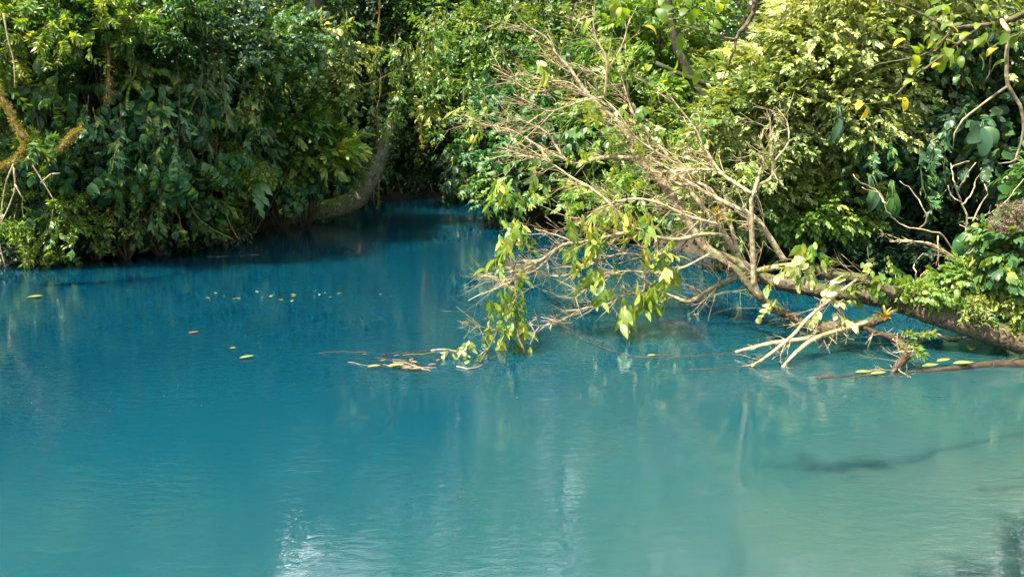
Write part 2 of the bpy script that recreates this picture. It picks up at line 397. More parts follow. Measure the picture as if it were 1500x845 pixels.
# sunlit water put into the colour: paler toward camera and right, over milky variation
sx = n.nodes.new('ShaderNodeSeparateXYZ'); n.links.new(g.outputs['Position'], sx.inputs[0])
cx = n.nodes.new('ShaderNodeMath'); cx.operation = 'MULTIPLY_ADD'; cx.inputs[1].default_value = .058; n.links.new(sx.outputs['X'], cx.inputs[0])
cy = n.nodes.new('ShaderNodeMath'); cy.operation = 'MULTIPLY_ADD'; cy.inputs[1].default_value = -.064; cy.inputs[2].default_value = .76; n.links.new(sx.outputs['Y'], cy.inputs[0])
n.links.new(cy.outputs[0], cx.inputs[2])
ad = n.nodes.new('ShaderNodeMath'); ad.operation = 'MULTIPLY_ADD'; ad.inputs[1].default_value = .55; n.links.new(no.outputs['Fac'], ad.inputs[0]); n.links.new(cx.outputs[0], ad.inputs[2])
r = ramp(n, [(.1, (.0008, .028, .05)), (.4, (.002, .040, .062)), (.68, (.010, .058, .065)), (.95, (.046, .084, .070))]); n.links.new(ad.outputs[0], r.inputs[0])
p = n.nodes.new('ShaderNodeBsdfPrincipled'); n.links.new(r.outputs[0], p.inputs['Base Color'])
p.inputs['Roughness'].default_value = 0.0; p.inputs['IOR'].default_value = 1.5
p.inputs['Subsurface Weight'].default_value = 1.0; p.inputs['Subsurface Radius'].default_value = (.15, .7, 1.0); p.inputs['Subsurface Scale'].default_value = 2.6
m2 = n.nodes.new('ShaderNodeMapping'); m2.inputs['Scale'].default_value = (2.6, 5.5, 1); n.links.new(g.outputs['Position'], m2.inputs['Vector'])
w1 = n.nodes.new('ShaderNodeTexNoise'); w1.inputs['Scale'].default_value = 1.9; w1.inputs['Detail'].default_value = 3; w1.inputs['Distortion'].default_value = .6; n.links.new(m2.outputs[0], w1.inputs['Vector'])
w2 = n.nodes.new('ShaderNodeTexNoise'); w2.inputs['Scale'].default_value = .35; w2.inputs['Detail'].default_value = 2; n.links.new(g.outputs['Position'], w2.inputs['Vector'])
mr = n.nodes.new('ShaderNodeMapRange'); mr.inputs[1].default_value = .35; mr.inputs[2].default_value = .65; mr.inputs[3].default_value = .05; mr.inputs[4].default_value = .85; n.links.new(w2.outputs['Fac'], mr.inputs[0])
w3 = n.nodes.new('ShaderNodeMath'); w3.operation = 'MULTIPLY'; n.links.new(w1.outputs['Fac'], w3.inputs[0]); n.links.new(mr.outputs[0], w3.inputs[1])
b = n.nodes.new('ShaderNodeBump'); b.inputs['Strength'].default_value = 1; b.inputs['Distance'].default_value = .0075; n.links.new(w3.outputs[0], b.inputs['Height']); n.links.new(b.outputs[0], p.inputs['Normal'])
n.links.new(p.outputs[0], out.inputs[0])
mb = MB()
x0, x1, y0, y1, zb = -22, 22, -4, 44, -3.5
V = np.array([[x0, y0, 0], [x1, y0, 0], [x1, y1, 0], [x0, y1, 0], [x0, y0, zb], [x1, y0, zb], [x1, y1, zb], [x0, y1, zb]])
mb.add(V, None, [[0, 1, 2, 3], [7, 6, 5, 4], [0, 4, 5, 1], [1, 5, 6, 2], [2, 6, 7, 3], [3, 7, 4, 0]])
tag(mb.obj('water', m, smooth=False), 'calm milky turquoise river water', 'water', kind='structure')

# ---------------------------------------------------------------- plants and trees
RG = np.random.default_rng(5)
def stems(mb, rng, base, tips, r0, seg=.35, curl=.1):
    for t in tips:
        d = t - base; L = np.linalg.norm(d)
        mid = base + d * .5 + rng.normal(size=3) * L * .08 + np.array([0, 0, .05 * L])
        pts, rr = catmull([base, mid, t], [r0, r0 * .6, r0 * .25], seg)
        tube(mb, pts, rr, 5)
def shrub(name, label, cat, c, r, kind, mat, size, nb, per, group, fine=True, tint=.5, droop=.25, base=None, bark=B_DARK, lump=.28, seed=0, stem_r=.03, floor=.04):
    rng = np.random.default_rng(seed + int(abs(c[0]) * 100 + c[1] * 37))
    if base is None: base = np.array([c[0], c[1] + .2, max(0, float(ground_z(np.array([c[0]]), np.array([c[1]]))[0])) - .1])
    root = thing(name, label, cat, base, group)
    mb = MB(); bc = blob(mb, rng, c, r, kind, size, nb, per, fine, tint, droop, floor=floor, lump=lump)
    part(mb, 'foliage', mat, root)
    sm = MB(); stems(sm, rng, np.array(base, float), bc[rng.choice(len(bc), min(12, len(bc)), False)], stem_r)
    part(sm, 'stem', bark, root)
    return root

LB = 'plants crowding the left bank'
# px, py (centre in the photo), distance, radii in metres, sprig kind, leaf, sprig size, boughs, sprigs per bough, tint, droop, name, category, label
left = [
 (40, 40, 18.5, (2.4, 1.6, 1.3), 'lance', YEL, .55, 56, 13, .58, .3, 'willowy_shrub', 'shrub', 'shrub with slender yellow-green drooping leaves in the top corner above the mossy orange branch'),
 (150, 20, 19, (1.7, 1.4, 1.1), 'lance', MID, .55, 60, 16, .5, .25, 'slender_leaf_shrub', 'shrub', 'slender-leaved shrub with sunlit tips hanging over the mossy hanging vine'),
 (95, 135, 19.2, (1.8, 1.3, 1.3), 'ovate', MID, .58, 42, 11, .5, .4, 'broadleaf_shrub', 'shrub', 'shrub of round bluish leaves beside the long mossy hanging vine'),
 (215, 190, 19.6, (1.5, 1.3, 1.6), 'hang', BLUE, .6, 44, 11, .62, .5, 'heartleaf_climber', 'climber', 'climber with large round leaves and a few yellow ones hanging mid bank'),
 (120, 235, 19, (1.6, 1.2, 1.1), 'hang', BLUE, .55, 36, 12, .38, .4, 'heartleaf_climber', 'climber', 'dark bluish climber just right of the mossy orange branch'),
 (260, 75, 20.5, (1.7, 1.5, 1.4), 'small', DARK, .6, 48, 14, .55, .3, 'dense_shrub', 'shrub', 'dense dark green shrub behind the top of the hanging vines'),
 (345, 60, 22.5, (1.9, 1.6, 1.5), 'palmate', MID, .6, 60, 16, .55, .25, 'palmate_tree', 'tree', 'tree with pale sunlit leaf whorls above the dark climber curtain'),
 (320, 150, 22, (1.5, 1.3, 1.9), 'pinnate', DARK, .48, 56, 16, .5, .6, 'drooping_climber', 'climber', 'dark curtain of fine drooping leaves left of the layered tree'),
 (60, 285, 18.8, (1.7, 1.0, 1.0), 'lance', YEL, .45, 42, 13, .55, .15, 'rosette_shrub', 'shrub', 'low shrub of bright star-shaped leaf tufts under the mossy orange branch'),
 (165, 275, 19.2, (1.3, .9, .7), 'lance', YEL, .42, 32, 13, .68, .1, 'rosette_shrub', 'shrub', 'bright yellow-green tufted shrub leaning over the dark waterline gap'),
 (250, 300, 20.2, (1.2, .9, .8), 'ovate', MID, .46, 30, 12, .4, .3, 'leafy_shrub', 'shrub', 'low leafy shrub whose twigs dip to the water left of the silvery fronds'),
 (305, 255, 21.3, (1.3, 1., .9), 'lance', YEL, .45, 34, 13, .62, .1, 'rosette_shrub', 'shrub', 'tufted yellow-green shrub just above the silvery fronds'),
 (340, 215, 22.5, (1.2, 1., .9), 'ovate', MID, .55, 30, 12, .45, .3, 'leafy_shrub', 'shrub', 'mid green shrub below the dark climber curtain'),
 (405, 185, 24, (1.25, 1.2, 1.0), 'flat', MID, .75, 34, 12, .6, .1, 'layered_tree', 'tree', 'tree with broad layered leaves behind the low sunlit bough'),
 (440, 222, 24.5, (1.25, .8, .4), 'flat', YEL, .8, 22, 9, .7, .05, 'layered_tree', 'tree', 'low sunlit bough of big obovate leaves reaching over the leaning trunk'),
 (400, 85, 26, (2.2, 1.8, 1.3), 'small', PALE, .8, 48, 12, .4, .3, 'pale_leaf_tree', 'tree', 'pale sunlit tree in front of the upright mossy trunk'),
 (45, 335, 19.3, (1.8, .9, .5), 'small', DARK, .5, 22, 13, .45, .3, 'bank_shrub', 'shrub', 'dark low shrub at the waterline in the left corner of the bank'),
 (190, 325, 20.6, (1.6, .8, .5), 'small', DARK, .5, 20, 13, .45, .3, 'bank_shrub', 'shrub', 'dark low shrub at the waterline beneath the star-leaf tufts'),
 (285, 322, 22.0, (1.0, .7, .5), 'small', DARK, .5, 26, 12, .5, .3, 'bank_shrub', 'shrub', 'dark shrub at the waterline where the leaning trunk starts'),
 (375, 262, 24, (1., .8, .8), 'palmate', BLUE, .7, 20, 9, .5, .2, 'palmate_shrub', 'shrub', 'bluish palmate shrub between the silvery fronds and leaning trunk'),
]
for k, (px, py, Y, r, kd, mt, sz, nb, per, tn, dr, nm, ct, lb) in enumerate(left):
    shrub(nm, lb, ct, P(px, py, Y), r, kd, mt, sz, int(nb * .78), per, LB, tint=tn, droop=dr, seed=k)
# taller growth that carries the left wall of leaves up past the picture, and shades the water
def tall_tree(name, label, x, y, h, cr, kind, mat, size, nb, per, low, tint=.5, group='tall rainforest trees', fine=False, bark=B_DARK, tr=.22, seed=1, droop=.25):
    rng = np.random.default_rng(seed)
    z = max(0, float(ground_z(np.array([x]), np.array([y]))[0]))
    root = thing(name, label, 'tree', (x, y, z - .1), group)
    mb = MB()
    top = np.array([x + rng.normal() * .5, y + rng.normal() * .5, h * .9])
    pts, rr = catmull([[x, y, z - .2], [x + rng.normal() * .25, y, z + h * .3], [x + rng.normal() * .4, y + rng.normal() * .3, h * .6], top], [tr * 1.25, tr, tr * .75, tr * .3], .5)
    tube(mb, pts, rr, 9, rng, .08)
    part(mb, 'trunk', bark, root)
    cm = MB()
    zc = (low + h) / 2
    bc = blob(cm, rng, (x, y, zc), (cr, cr, (h - low) / 2), kind, size, nb, per, fine, tint, droop, lump=.3)
    for b_ in bc[rng.choice(len(bc), min(8, len(bc)), False)]:
        lm = MB()
        s = pts[np.argmin(abs(pts[:, 2] - (b_[2] - .8)))]
        q, qr = catmull([s, (s + b_) / 2 + np.array([0, 0, .3]), b_], [tr * .35, tr * .22, .02], .5); tube(lm, q, qr, 5)
        part(lm, 'limb', bark, root)
    part(cm, 'crown', mat, root)
    return root
T = [
 ('tall_tree', 'tall shady tree rising out of frame behind the mossy orange branch', -15, 22.5, 11.5, 3.8, 'small', DARK, 1.1, 120, 12, 2.5),
 ('tall_tree', 'tall dark tree behind the round-leaved climber on the bank', -10.8, 25, 12.5, 3.2, 'ovate', DARK, .7, 120, 13, 3),
 ('tall_tree', 'tall tree behind the feathery sunlit tree and dark curtain', -12.2, 30, 15, 3.4, 'small', MID, 1.1, 120, 12, 3),
 ('tall_tree', 'broad tree filling the gap behind the layered bough', -10.5, 38, 19, 4.0, 'small', DARK, 1.1, 120, 12, 1.0),
 ('tall_tree', 'bushy far tree right behind the leaning trunk tip', -5.8, 39.5, 21, 3.4, 'small', MID, 1.0, 130, 12, .8),
 ('tall_tree', 'far tree over the dark hollow at the end of the water', -2.6, 38.8, 22, 3.2, 'small', MID, 1.0, 130, 12, 2.2),
 ('tall_tree', 'bright-leaved far tree just left of the dead twigs', -.2, 36.8, 19, 3.0, 'small', YEL, .9, 48, 9, 2.2),
 ('tall_tree', 'loose green tree behind the upper dead twigs', 2.6, 31, 17, 3.2, 'small', YEL, .9, 85, 10, 1.2),
 ('tall_tree', 'dark tree behind the overhanging twig of heart-shaped leaves', 4.9, 28.5, 16, 2.8, 'small', MID, .75, 50, 10, 1.5),
 ('tall_tree', 'large tree behind the bright vine-covered mound', 8.2, 26, 19, 4.0, 'small', PALE, .9, 48, 9, 2),
 ('tall_tree', 'high-crowned tree whose bare curved trunk rises just behind the vine mound', 6.2, 21.5, 21, 3.6, 'small', PALE, .9, 48, 9, 12),
 ('tall_tree', 'tall tree behind the dark hollow at the right edge', 13, 21, 17, 4.0, 'small', MID, .9, 55, 12, 1.5),
]
NEAR = [
 ('tall_tree', 'tree of the near bank on the right carrying the overhanging branches', 4.2, -.4, 11, 3.0, 'ovate', OVER, .7, 50, 9, 6.5)]
T2 = [(-16, 30, 17), (-14, 40, 18), (-7.5, 47, 19), (-2.5, 46, 20), (3, 43, 25), (7.5, 37, 23), (13, 32, 18), (17, 24, 16), (-20, 22, 17), (-20.5, 13.5, 9), (12.5, 45, 20), (-13, 50, 20)]
for k, a in enumerate(T + NEAR): tall_tree(*a, tint=.5, seed=40 + k)
mk = [('tall dark tree', DARK), ('tall mid green tree', MID)]
proto = {}
where = ['beyond the pale sunlit tree', 'deep behind the layered bough', 'far behind the leaning trunk', 'closing the view above the dark hollow', 'deep behind the fine dead twigs', 'glimpsed through the upper twigs right of centre', 'standing behind the bright vine-covered mound', 'behind the hollow at the right edge',
         'behind the left corner of the bank', 'hanging over the left edge of the water', 'farthest back over the vine mound', 'farthest back over the left bank']
def copy_tree(o, parent=None):
    c = o.copy(); COL.objects.link(c); c.parent = parent
    for ch in [x for x in o.children]: copy_tree(ch, c)
    return c
for k, (x, y, h) in enumerate(T2):
    s = k % 2
    if s not in proto:
        t = tall_tree('forest_tree', mk[s][0] + ' ' + where[k], x, y, h, 4.4, 'small', mk[s][1], 1.2, 50, 9, 1.5, seed=70 + k); proto[s] = t
    else:
        t = copy_tree(proto[s]); t.location = (x, y, max(0, float(ground_z(np.array([x]), np.array([y]))[0])) - .1)
        t.rotation_euler.z = k * 1.7; t.scale = (1, 1, h / 17.)
        t['label'] = mk[s][0] + ' ' + where[k]
# closing thicket in the depth of the wood
mb = MB(); rng = np.random.default_rng(9)
for k in range(46):
    a = -1.15 + 2.3 * k / 45; d = 43 + rng.normal() * 2.0
    x, y = d * math.sin(a) * .95, 6 + d * math.cos(a)
    blob(mb, rng, (x, y, 6 + rng.normal()), (3.2, 2.2, 6.5), 'small', 1.5, 46, 9, False, .45, floor=.2)
tag(mb.obj('distant_woods', DARK), 'unbroken mass of dark jungle closing the view far behind', 'woods', kind='stuff')
# undergrowth on the banks: one ground-hugging mass of leaves
mb = MB(); X = rng.uniform(-26, 26, 60000); Y = rng.uniform(8, 48, 60000); d = shore_dist(X, Y)
m_ = (d > .05) & (d < 9) & (rng.random(60000) < np.where(d < 2.5, .5, .22)); X, Y = X[m_], Y[m_]; Z = ground_z(X, Y) + rng.random(len(X)) * .35
D = rng.normal(size=(len(X), 3)) * [1, 1, .25] + [0, -.5, .35]
put_sprays(mb, rng, 'small', np.stack([X, Y, Z], -1), D, .6, False, .1, .42)
tag(mb.obj('undergrowth', DARK), 'dark undergrowth covering the banks between the shrubs', 'undergrowth', kind='stuff')

# far bank shrubs
FB = 'shrubs along the far bank'
far = [
 (455, 250, 33, (1.6, 1.2, 1.2), 'palmate', BLUE, .9, 30, 9, .5, 'palmate_shrub', 'dark bluish shrub tucked behind the leaning trunk'),
 (500, 200, 36, (2.4, 1.5, 1.9), 'ovate', DARK, .8, 46, 11, .55, 'broadleaf_shrub', 'dark broad-leaved shrub above the curve of the leaning trunk'),
 (560, 130, 37, (2.6, 1.6, 2.2), 'small', MID, .8, 60, 12, .55, 'leafy_shrub', 'leafy green growth round the top of the leaning trunk'),
 (640, 175, 37, (2.4, 1.5, 2.3), 'small', MID, .8, 60, 12, .6, 'leafy_shrub', 'sun-flecked green shrub above the dark hollow'),
 (690, 245, 35.5, (1.5, 1.2, 1.0), 'ovate', DARK, .7, 34, 11, .6, 'broadleaf_shrub', 'glossy shrub right of the hollow with bright leaf tips'),
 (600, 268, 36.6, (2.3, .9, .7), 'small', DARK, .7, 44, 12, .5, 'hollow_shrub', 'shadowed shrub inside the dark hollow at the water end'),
 (600, 40, 39, (3.2, 2, 2.2), 'small', MID, .9, 60, 12, .5, 'leafy_tree', 'green tree top between the hanging vines at the top centre'),
 (720, 90, 34, (2.2, 1.6, 2.0), 'small', MID, .8, 56, 12, .55, 'leafy_tree', 'fine-leaved tree behind the left ends of the dead twigs'),
 (500, 60, 36, (2.2, 1.6, 1.9), 'small', DARK, .9, 46, 12, .55, 'leafy_tree', 'dark tree top right of the upright mossy trunk'),
 (735, 200, 27, (1.1, 1., 1.3), 'palmate', BLUE, .75, 26, 8, .6, 'umbrella_leaf_shrub', 'grey-green shrub of umbrella-shaped leaf whorls behind the left twigs'),
 (765, 265, 25.5, (1.5, 1., 1.0), 'palmate', BLUE, .7, 34, 8, .65, 'umbrella_leaf_shrub', 'low umbrella-leaved shrub leaning over the water behind the twigs'),
 (850, 215, 25, (1.7, 1.2, 1.1), 'ovate', MID, .65, 40, 11, .5, 'leafy_shrub', 'shrub of mixed leaves right behind the middle of the dead twigs'),
 (850, 110, 28, (2.0, 1.4, 1.6), 'small', MID, .7, 50, 12, .5, 'leafy_shrub', 'mid green shrub seen through the crossing upper twigs'),
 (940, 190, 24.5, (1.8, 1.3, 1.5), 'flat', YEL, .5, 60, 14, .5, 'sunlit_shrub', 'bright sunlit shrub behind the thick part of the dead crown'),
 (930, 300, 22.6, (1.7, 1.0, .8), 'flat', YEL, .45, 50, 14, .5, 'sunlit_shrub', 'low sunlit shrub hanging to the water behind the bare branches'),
 (980, 70, 26, (2.0, 1.4, 1.5), 'flat', YEL, .5, 60, 14, .5, 'leafy_shrub', 'leafy shrub under the overhanging heart-shaped leaves'),
]
for k, (px, py, Y, r, kd, mt, sz, nb, per, tn, nm, lb) in enumerate(far):
    shrub(nm, lb, 'tree' if 'tree' in nm else 'shrub', P(px, py, Y), r, kd, mt, sz, nb, per, FB, tint=tn, seed=200 + k, fine=Y < 30)

# right bank: the bright vine-smothered mound over a dark hollow
RB = 'plants of the right bank'
right = [
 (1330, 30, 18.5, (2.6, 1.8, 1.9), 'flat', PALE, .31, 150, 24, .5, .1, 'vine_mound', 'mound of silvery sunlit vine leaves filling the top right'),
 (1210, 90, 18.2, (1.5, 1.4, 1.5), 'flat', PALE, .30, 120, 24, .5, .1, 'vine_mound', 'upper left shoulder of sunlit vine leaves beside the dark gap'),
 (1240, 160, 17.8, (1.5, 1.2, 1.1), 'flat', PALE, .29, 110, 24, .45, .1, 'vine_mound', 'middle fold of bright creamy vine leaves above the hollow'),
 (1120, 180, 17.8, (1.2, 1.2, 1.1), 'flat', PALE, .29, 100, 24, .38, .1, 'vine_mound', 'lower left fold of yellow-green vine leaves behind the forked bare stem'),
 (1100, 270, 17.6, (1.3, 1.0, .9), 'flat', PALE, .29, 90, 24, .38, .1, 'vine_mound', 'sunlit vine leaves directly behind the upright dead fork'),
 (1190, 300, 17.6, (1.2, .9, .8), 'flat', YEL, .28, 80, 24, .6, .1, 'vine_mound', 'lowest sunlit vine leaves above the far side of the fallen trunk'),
 (1400, 130, 18.2, (2.0, 1.2, 1.4), 'hang', BLUE, .4, 80, 14, .45, .5, 'shaded_climber', 'shaded climber with drooping blue-green leaves below the bright mound'),
 (1290, 235, 18.2, (1.3, .9, 1.1), 'hang', BLUE, .4, 60, 14, .4, .5, 'shaded_climber', 'shaded climber left of the split-leaf plant in the hollow'),
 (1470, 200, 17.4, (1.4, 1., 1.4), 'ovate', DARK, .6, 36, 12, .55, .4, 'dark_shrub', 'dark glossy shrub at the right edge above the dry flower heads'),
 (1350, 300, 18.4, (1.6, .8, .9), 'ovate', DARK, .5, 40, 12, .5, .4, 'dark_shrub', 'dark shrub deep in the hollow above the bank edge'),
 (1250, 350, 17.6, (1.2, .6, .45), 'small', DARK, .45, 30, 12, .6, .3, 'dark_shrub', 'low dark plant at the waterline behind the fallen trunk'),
 (1140, 350, 18.6, (1.2, .7, .5), 'ovate', MID, .42, 34, 12, .55, .3, 'low_shrub', 'low sunlit plant at the waterline left of the hollow'),
 (1600, 300, 15.2, (1.1, 1., 1.8), 'flat', MID, .5, 60, 13, .5, .3, 'bank_shrub', 'leafy shrub cut by the right picture edge behind the dry flower heads'),
 (1640, 400, 13.2, (1.0, .8, .7), 'flat', MID, .45, 40, 12, .5, .3, 'bank_shrub', 'low shrub on the bank just outside the right picture edge'),
 (1440, 370, 16.8, (1.0, .7, .7), 'small', DARK, .5, 26, 12, .5, .3, 'low_shrub', 'dark low plant at the bank under the tall bare twigs'),
]
for k, (px, py, Y, r, kd, mt, sz, nb, per, tn, dr, nm, lb) in enumerate(right):
    shrub(nm, lb, 'climber' if 'climb' in nm or 'vine' in nm else 'shrub', P(px, py, Y), r, kd, mt, sz, nb, per, RB, tint=tn, droop=dr, seed=300 + k)

# ---------------------------------------------------------------- trunks standing in the wood
def trunk(name, label, pts, rad, mat=B_DARK, seed=0, cat='tree', extra=None):
    rng = np.random.default_rng(seed); q, r = catmull(pts, rad, .25)
    root = thing(name, label, cat, pts[0], 'bare trunks between the leaves')
    mb = MB(); tube(mb, q, r, 12, rng, .07); part(mb, 'trunk', mat, root)
    return root, q, r
trunk('mossy_tree', 'upright mottled trunk rising above the layered bough', [P(452, 262, 27.5), P(455, 180, 27.2), P(455, 120, 27), P(458, 60, 27), P(462, -40, 27)], [.30, .27, .25, .24, .22], B_DARK, 3)
lean, lq, lr = trunk('leaning_tree', 'thick mossy trunk lying over the water then curving upward', [P(300, 335, 24.6), P(360, 322, 25.6), P(430, 314, 26.4), P(490, 306, 27), P(527, 288, 27.0), P(548, 250, 27.0), P(566, 200, 27.2), P(578, 165, 28.0)], [.36, .34, .33, .32, .32, .3, .22, .12], B_LEAN, 4)
rng = np.random.default_rng(8); mb = MB()
sel = rng.integers(0, len(lq), 420); off = nrm(rng.normal(size=(420, 3)) * [1, 1, .6] + [0, 0, .3])
put_sprays(mb, rng, 'small', lq[sel] + off * (lr[sel] * .95)[:, None], off + [0, 0, -.2], .26, False, .3, .5)
part(mb, 'moss', MID, lean, 'small ferny moss on the trunk')
for k, (a, lb) in enumerate([([(640, 285), (662, 200), (672, 120), (690, 30), (700, -30)], 'thin dark trunk beside the hollow, just left of the long looped vine'),
                          ([(700, 290), (715, 200), (712, 100), (722, -20)], 'thin dark trunk behind the left ends of the twigs'),
                          ([(596, 270), (600, 180), (612, 90), (640, -20)], 'slim trunk above the dark hollow')]):
    trunk('slender_tree', lb, [P(x, y, 36.5) for x, y in a], np.linspace(.09, .06, len(a)), B_DARK, 20 + k)
trunk('dark_tree', 'dark leaning trunk under the overhanging heart-shaped leaves', [P(1040, 160, 23), P(1000, 90, 23), P(985, 40, 23), P(975, -30, 23)], [.12, .11, .1, .09], B_DARK, 30)
trunk('dark_tree', 'dark trunk slanting behind the dead crown', [P(1060, 130, 22.5), P(1010, 115, 22.5), P(960, 92, 22.6)], [.08, .07, .05], B_DARK, 31)
# roots / pale stakes in the hollow
root = thing('root_tangle', 'pale hanging roots dipping into the water in the dark hollow', 'roots', W(612, 290))
for k in range(6):
    mb = MB(); x = 592 + k * 9 + RG.normal() * 2; a = P(x - 8, 262 + k * 1.5, 35.2); b_ = W(x, 293 + RG.random() * 2, -.1)
    q, r = catmull([a, (a + b_) / 2 + RG.normal(size=3) * .08, b_], [.022, .025, .02], .2); tube(mb, q, r, 5)
    part(mb, 'root', B_BLEACH if k % 2 else B_VINE, root)

# ---------------------------------------------------------------- hanging vines
def vine(label, pts, rad, seed, leaf=0, mat=B_VINE, fuzz=0, lmat=MID, kind='hang', lsize=.35):
    rng = np.random.default_rng(seed); q, r = catmull(pts, np.broadcast_to(rad, (len(pts),)), .12)
    q = q + np.cumsum(rng.normal(size=q.shape) * .008, 0)
    root = thing('hanging_vine', label, 'vine', q[-1], 'vines hanging from the canopy')
    mb = MB(); tube(mb, q, r, 5, rng, .1)
    if len(q) > 12 and rad > .015:
        ph = rng.random() * 6; a = np.arange(len(q)) * .45 + ph
        tube(mb, q + np.stack([np.cos(a), np.sin(a), a * 0], -1) * rad * 1.6, r * .6, 4)
    part(mb, 'stem', mat, root)
    if fuzz:
        fm = MB(); s = rng.integers(0, len(q), fuzz); put_sprays(fm, rng, 'small', q[s], rng.normal(size=(fuzz, 3)), .13, False, .3, .6); part(fm, 'moss', MOSSL, root)
    if leaf:
        fm = MB(); s = rng.integers(0, len(q), leaf); put_sprays(fm, rng, kind, q[s], rng.normal(size=(leaf, 3)), lsize, True, .5, .6); part(fm, 'leaves', lmat, root)
    return root
vine('long mossy brown vine hanging straight at the left with orange moss', [P(152, -30, 18), P(156, 40, 18), P(160, 90, 17.8), P(162, 152, 17.8)], .03, 1, fuzz=150)
vine('slim leafy vine hanging in the left corner above the mossy branch', [P(85, -20, 17.8), P(88, 60, 17.8), P(84, 130, 17.7), P(80, 160, 17.7)], .012, 2, leaf=16, lmat=YEL)
vine('thin looping vine near the left picture edge', [P(20, 60, 17.8), P(24, 100, 17.8), P(40, 125, 17.7), P(66, 125, 17.8), P(80, 155, 17.8)], .01, 3, leaf=4)
vine('thin vine with feathery side leaves right of the mossy vine', [P(178, -20, 18.4), P(186, 60, 18.3), P(192, 120, 18.2)], .012, 4, leaf=16, lmat=YEL, kind='pinnate', lsize=.5)
vine('long thin vine falling behind the big round leaves', [P(316, 160, 20.5), P(318, 220, 20.5), P(314, 285, 20.4)], .012, 5)
vine('twisted vine from the top centre down past the leaning trunk to the water', [P(557, -20, 27), P(553, 60, 27), P(557, 130, 27), P(552, 170, 26.9), P(556, 230, 26.8), P(556, 302, 26.8)], .02, 6, fuzz=60, leaf=8)
vine('slanting vine crossing behind the top of the leaning trunk', [P(500, 140, 27.6), P(560, 112, 27.5), P(612, 80, 27.6), P(640, 10, 27.8)], .012, 7)
vine('loose vine draped around the leaning trunk middle', [P(560, 190, 27), P(551, 215, 26.9), P(547, 260, 26.9), P(549, 300, 26.9)], .015, 8)
vine('long looped vine hanging down to the hollow water edge', [P(680, 130, 30), P(678, 200, 30), P(672, 235, 30), P(684, 268, 30), P(700, 282, 30)], .018, 9)
vine('straight thin vine at the right end of the open water', [P(700, 190, 29), P(699, 250, 29), P(700, 298, 29)], .025, 10, fuzz=20)
vine('curved thin vine left of the upright mossy trunk', [P(412, -10, 24), P(405, 40, 24), P(398, 100, 24), P(420, 130, 24)], .012, 11, leaf=6)
vine('orange mossy vine tuft hanging over the hollow', [P(612, 150, 30), P(616, 180, 30), P(620, 212, 30)], .035, 12, fuzz=160)
vine('dangling stem over the water with trailing leaves on the left bank', [P(268, 280, 19.4), P(285, 315, 19.3), P(305, 335, 19.2), P(338, 352, 19.3)], .012, 13, leaf=4)
vine('thin root reaching the water right of the dangling stem', [P(330, 300, 20), P(338, 330, 20), P(352, 352, 20)], .014, 14)
vine('short vine falling from the left bank to the waterline', [P(262, 310, 19.2), P(270, 345, 19.2), P(276, 362, 19.2)], .01, 15, leaf=4, lmat=YEL)

# leafy curtains: many thin stems falling side by side, leaves set along each
def curtain(label, px, py, Y, w, fall, n, mat, size, kind, seed, tint=.5):
    rg = np.random.default_rng(seed); c = P(px, py, Y)
    root = thing('leafy_curtain', label, 'climber', c, 'leafy climbers hanging in strands')
    sm = MB(); fm = MB(); Os = []; Ds = []
    for k in range(n):
        o = c + np.array([rg.uniform(-w, w), rg.uniform(-.3, .3), rg.normal() * .15]); L = fall * rg.uniform(.35, 1.1)
        q = wiggle(rg, o, (rg.normal() * .2, -.25, -.9), L, .12, .1, .1); q[:, 2] = np.maximum(q[:, 2], .05)
        tube(sm, q, np.linspace(.01, .004, len(q)), 3)
        i = np.arange(1, len(q)); Os.append(q[i]); Ds.append(np.stack([rg.normal(size=len(i)) * .8, -.3 + rg.normal(size=len(i)) * .4, -.7 + 0 * i], -1))
    part(sm, 'stem', B_VINE, root)
    put_sprays(fm, rg, kind, np.concatenate(Os), np.concatenate(Ds), size, True, .2, tint, .14); part(fm, 'leaves', mat, root)
curtain('strands of heart-shaped leaves falling below the long mossy vine', 160, 160, 17.9, .55, 1.1, 8, BLUE, .26, 'pend', 1, .6)
curtain('strands of large leaves with one yellow leaf in the middle of the left bank', 228, 150, 18.6, .5, 1.6, 9, BLUE, .3, 'pend', 2, .68)
curtain('fine dark green strands falling right of the big hanging leaves', 290, 90, 19.6, .7, 2.4, 13, DARK, .3, 'pinnate', 3, .7)
curtain('sunlit willowy strands at the top left beside the thin loop vine', 105, -10, 17.8, .7, 1.5, 10, YEL, .24, 'pend', 4, .5)
curtain('thin leafy strands falling above the silvery fronds', 350, 120, 20.6, .6, 1.8, 10, MID, .3, 'pend', 5, .65)
curtain('leafy strands trailing to the waterline below the star-leaf tufts', 205, 290, 18.9, .7, .9, 11, MID, .24, 'pend', 6, .5)
curtain('low strands of bright leaves over the black gap in the left corner', 60, 300, 18.0, .8, .9, 11, YEL, .22, 'pend', 7, .45)
curtain('long thin strands in front of the upright mossy trunk', 475, 20, 25.5, .9, 3.4, 10, MID, .3, 'pend', 8, .6)
curtain('sun-flecked strands over the top of the leaning trunk', 580, 60, 26.5, 1.0, 3.0, 12, MID, .3, 'pend', 9, .75)
curtain('loose strands between the two thin vines at the top', 655, 30, 28.5, 1.0, 3.6, 12, YEL, .3, 'pend', 10, .45)
curtain('dark strands of leaves hanging inside the right hollow', 1330, 190, 16.6, .8, 1.5, 11, BLUE, .26, 'pend', 11, .5)
root = thing('bank_roots', 'thin dark exposed roots dipping into the water along the left bank', 'roots', W(150, 375))
rg = np.random.default_rng(31)
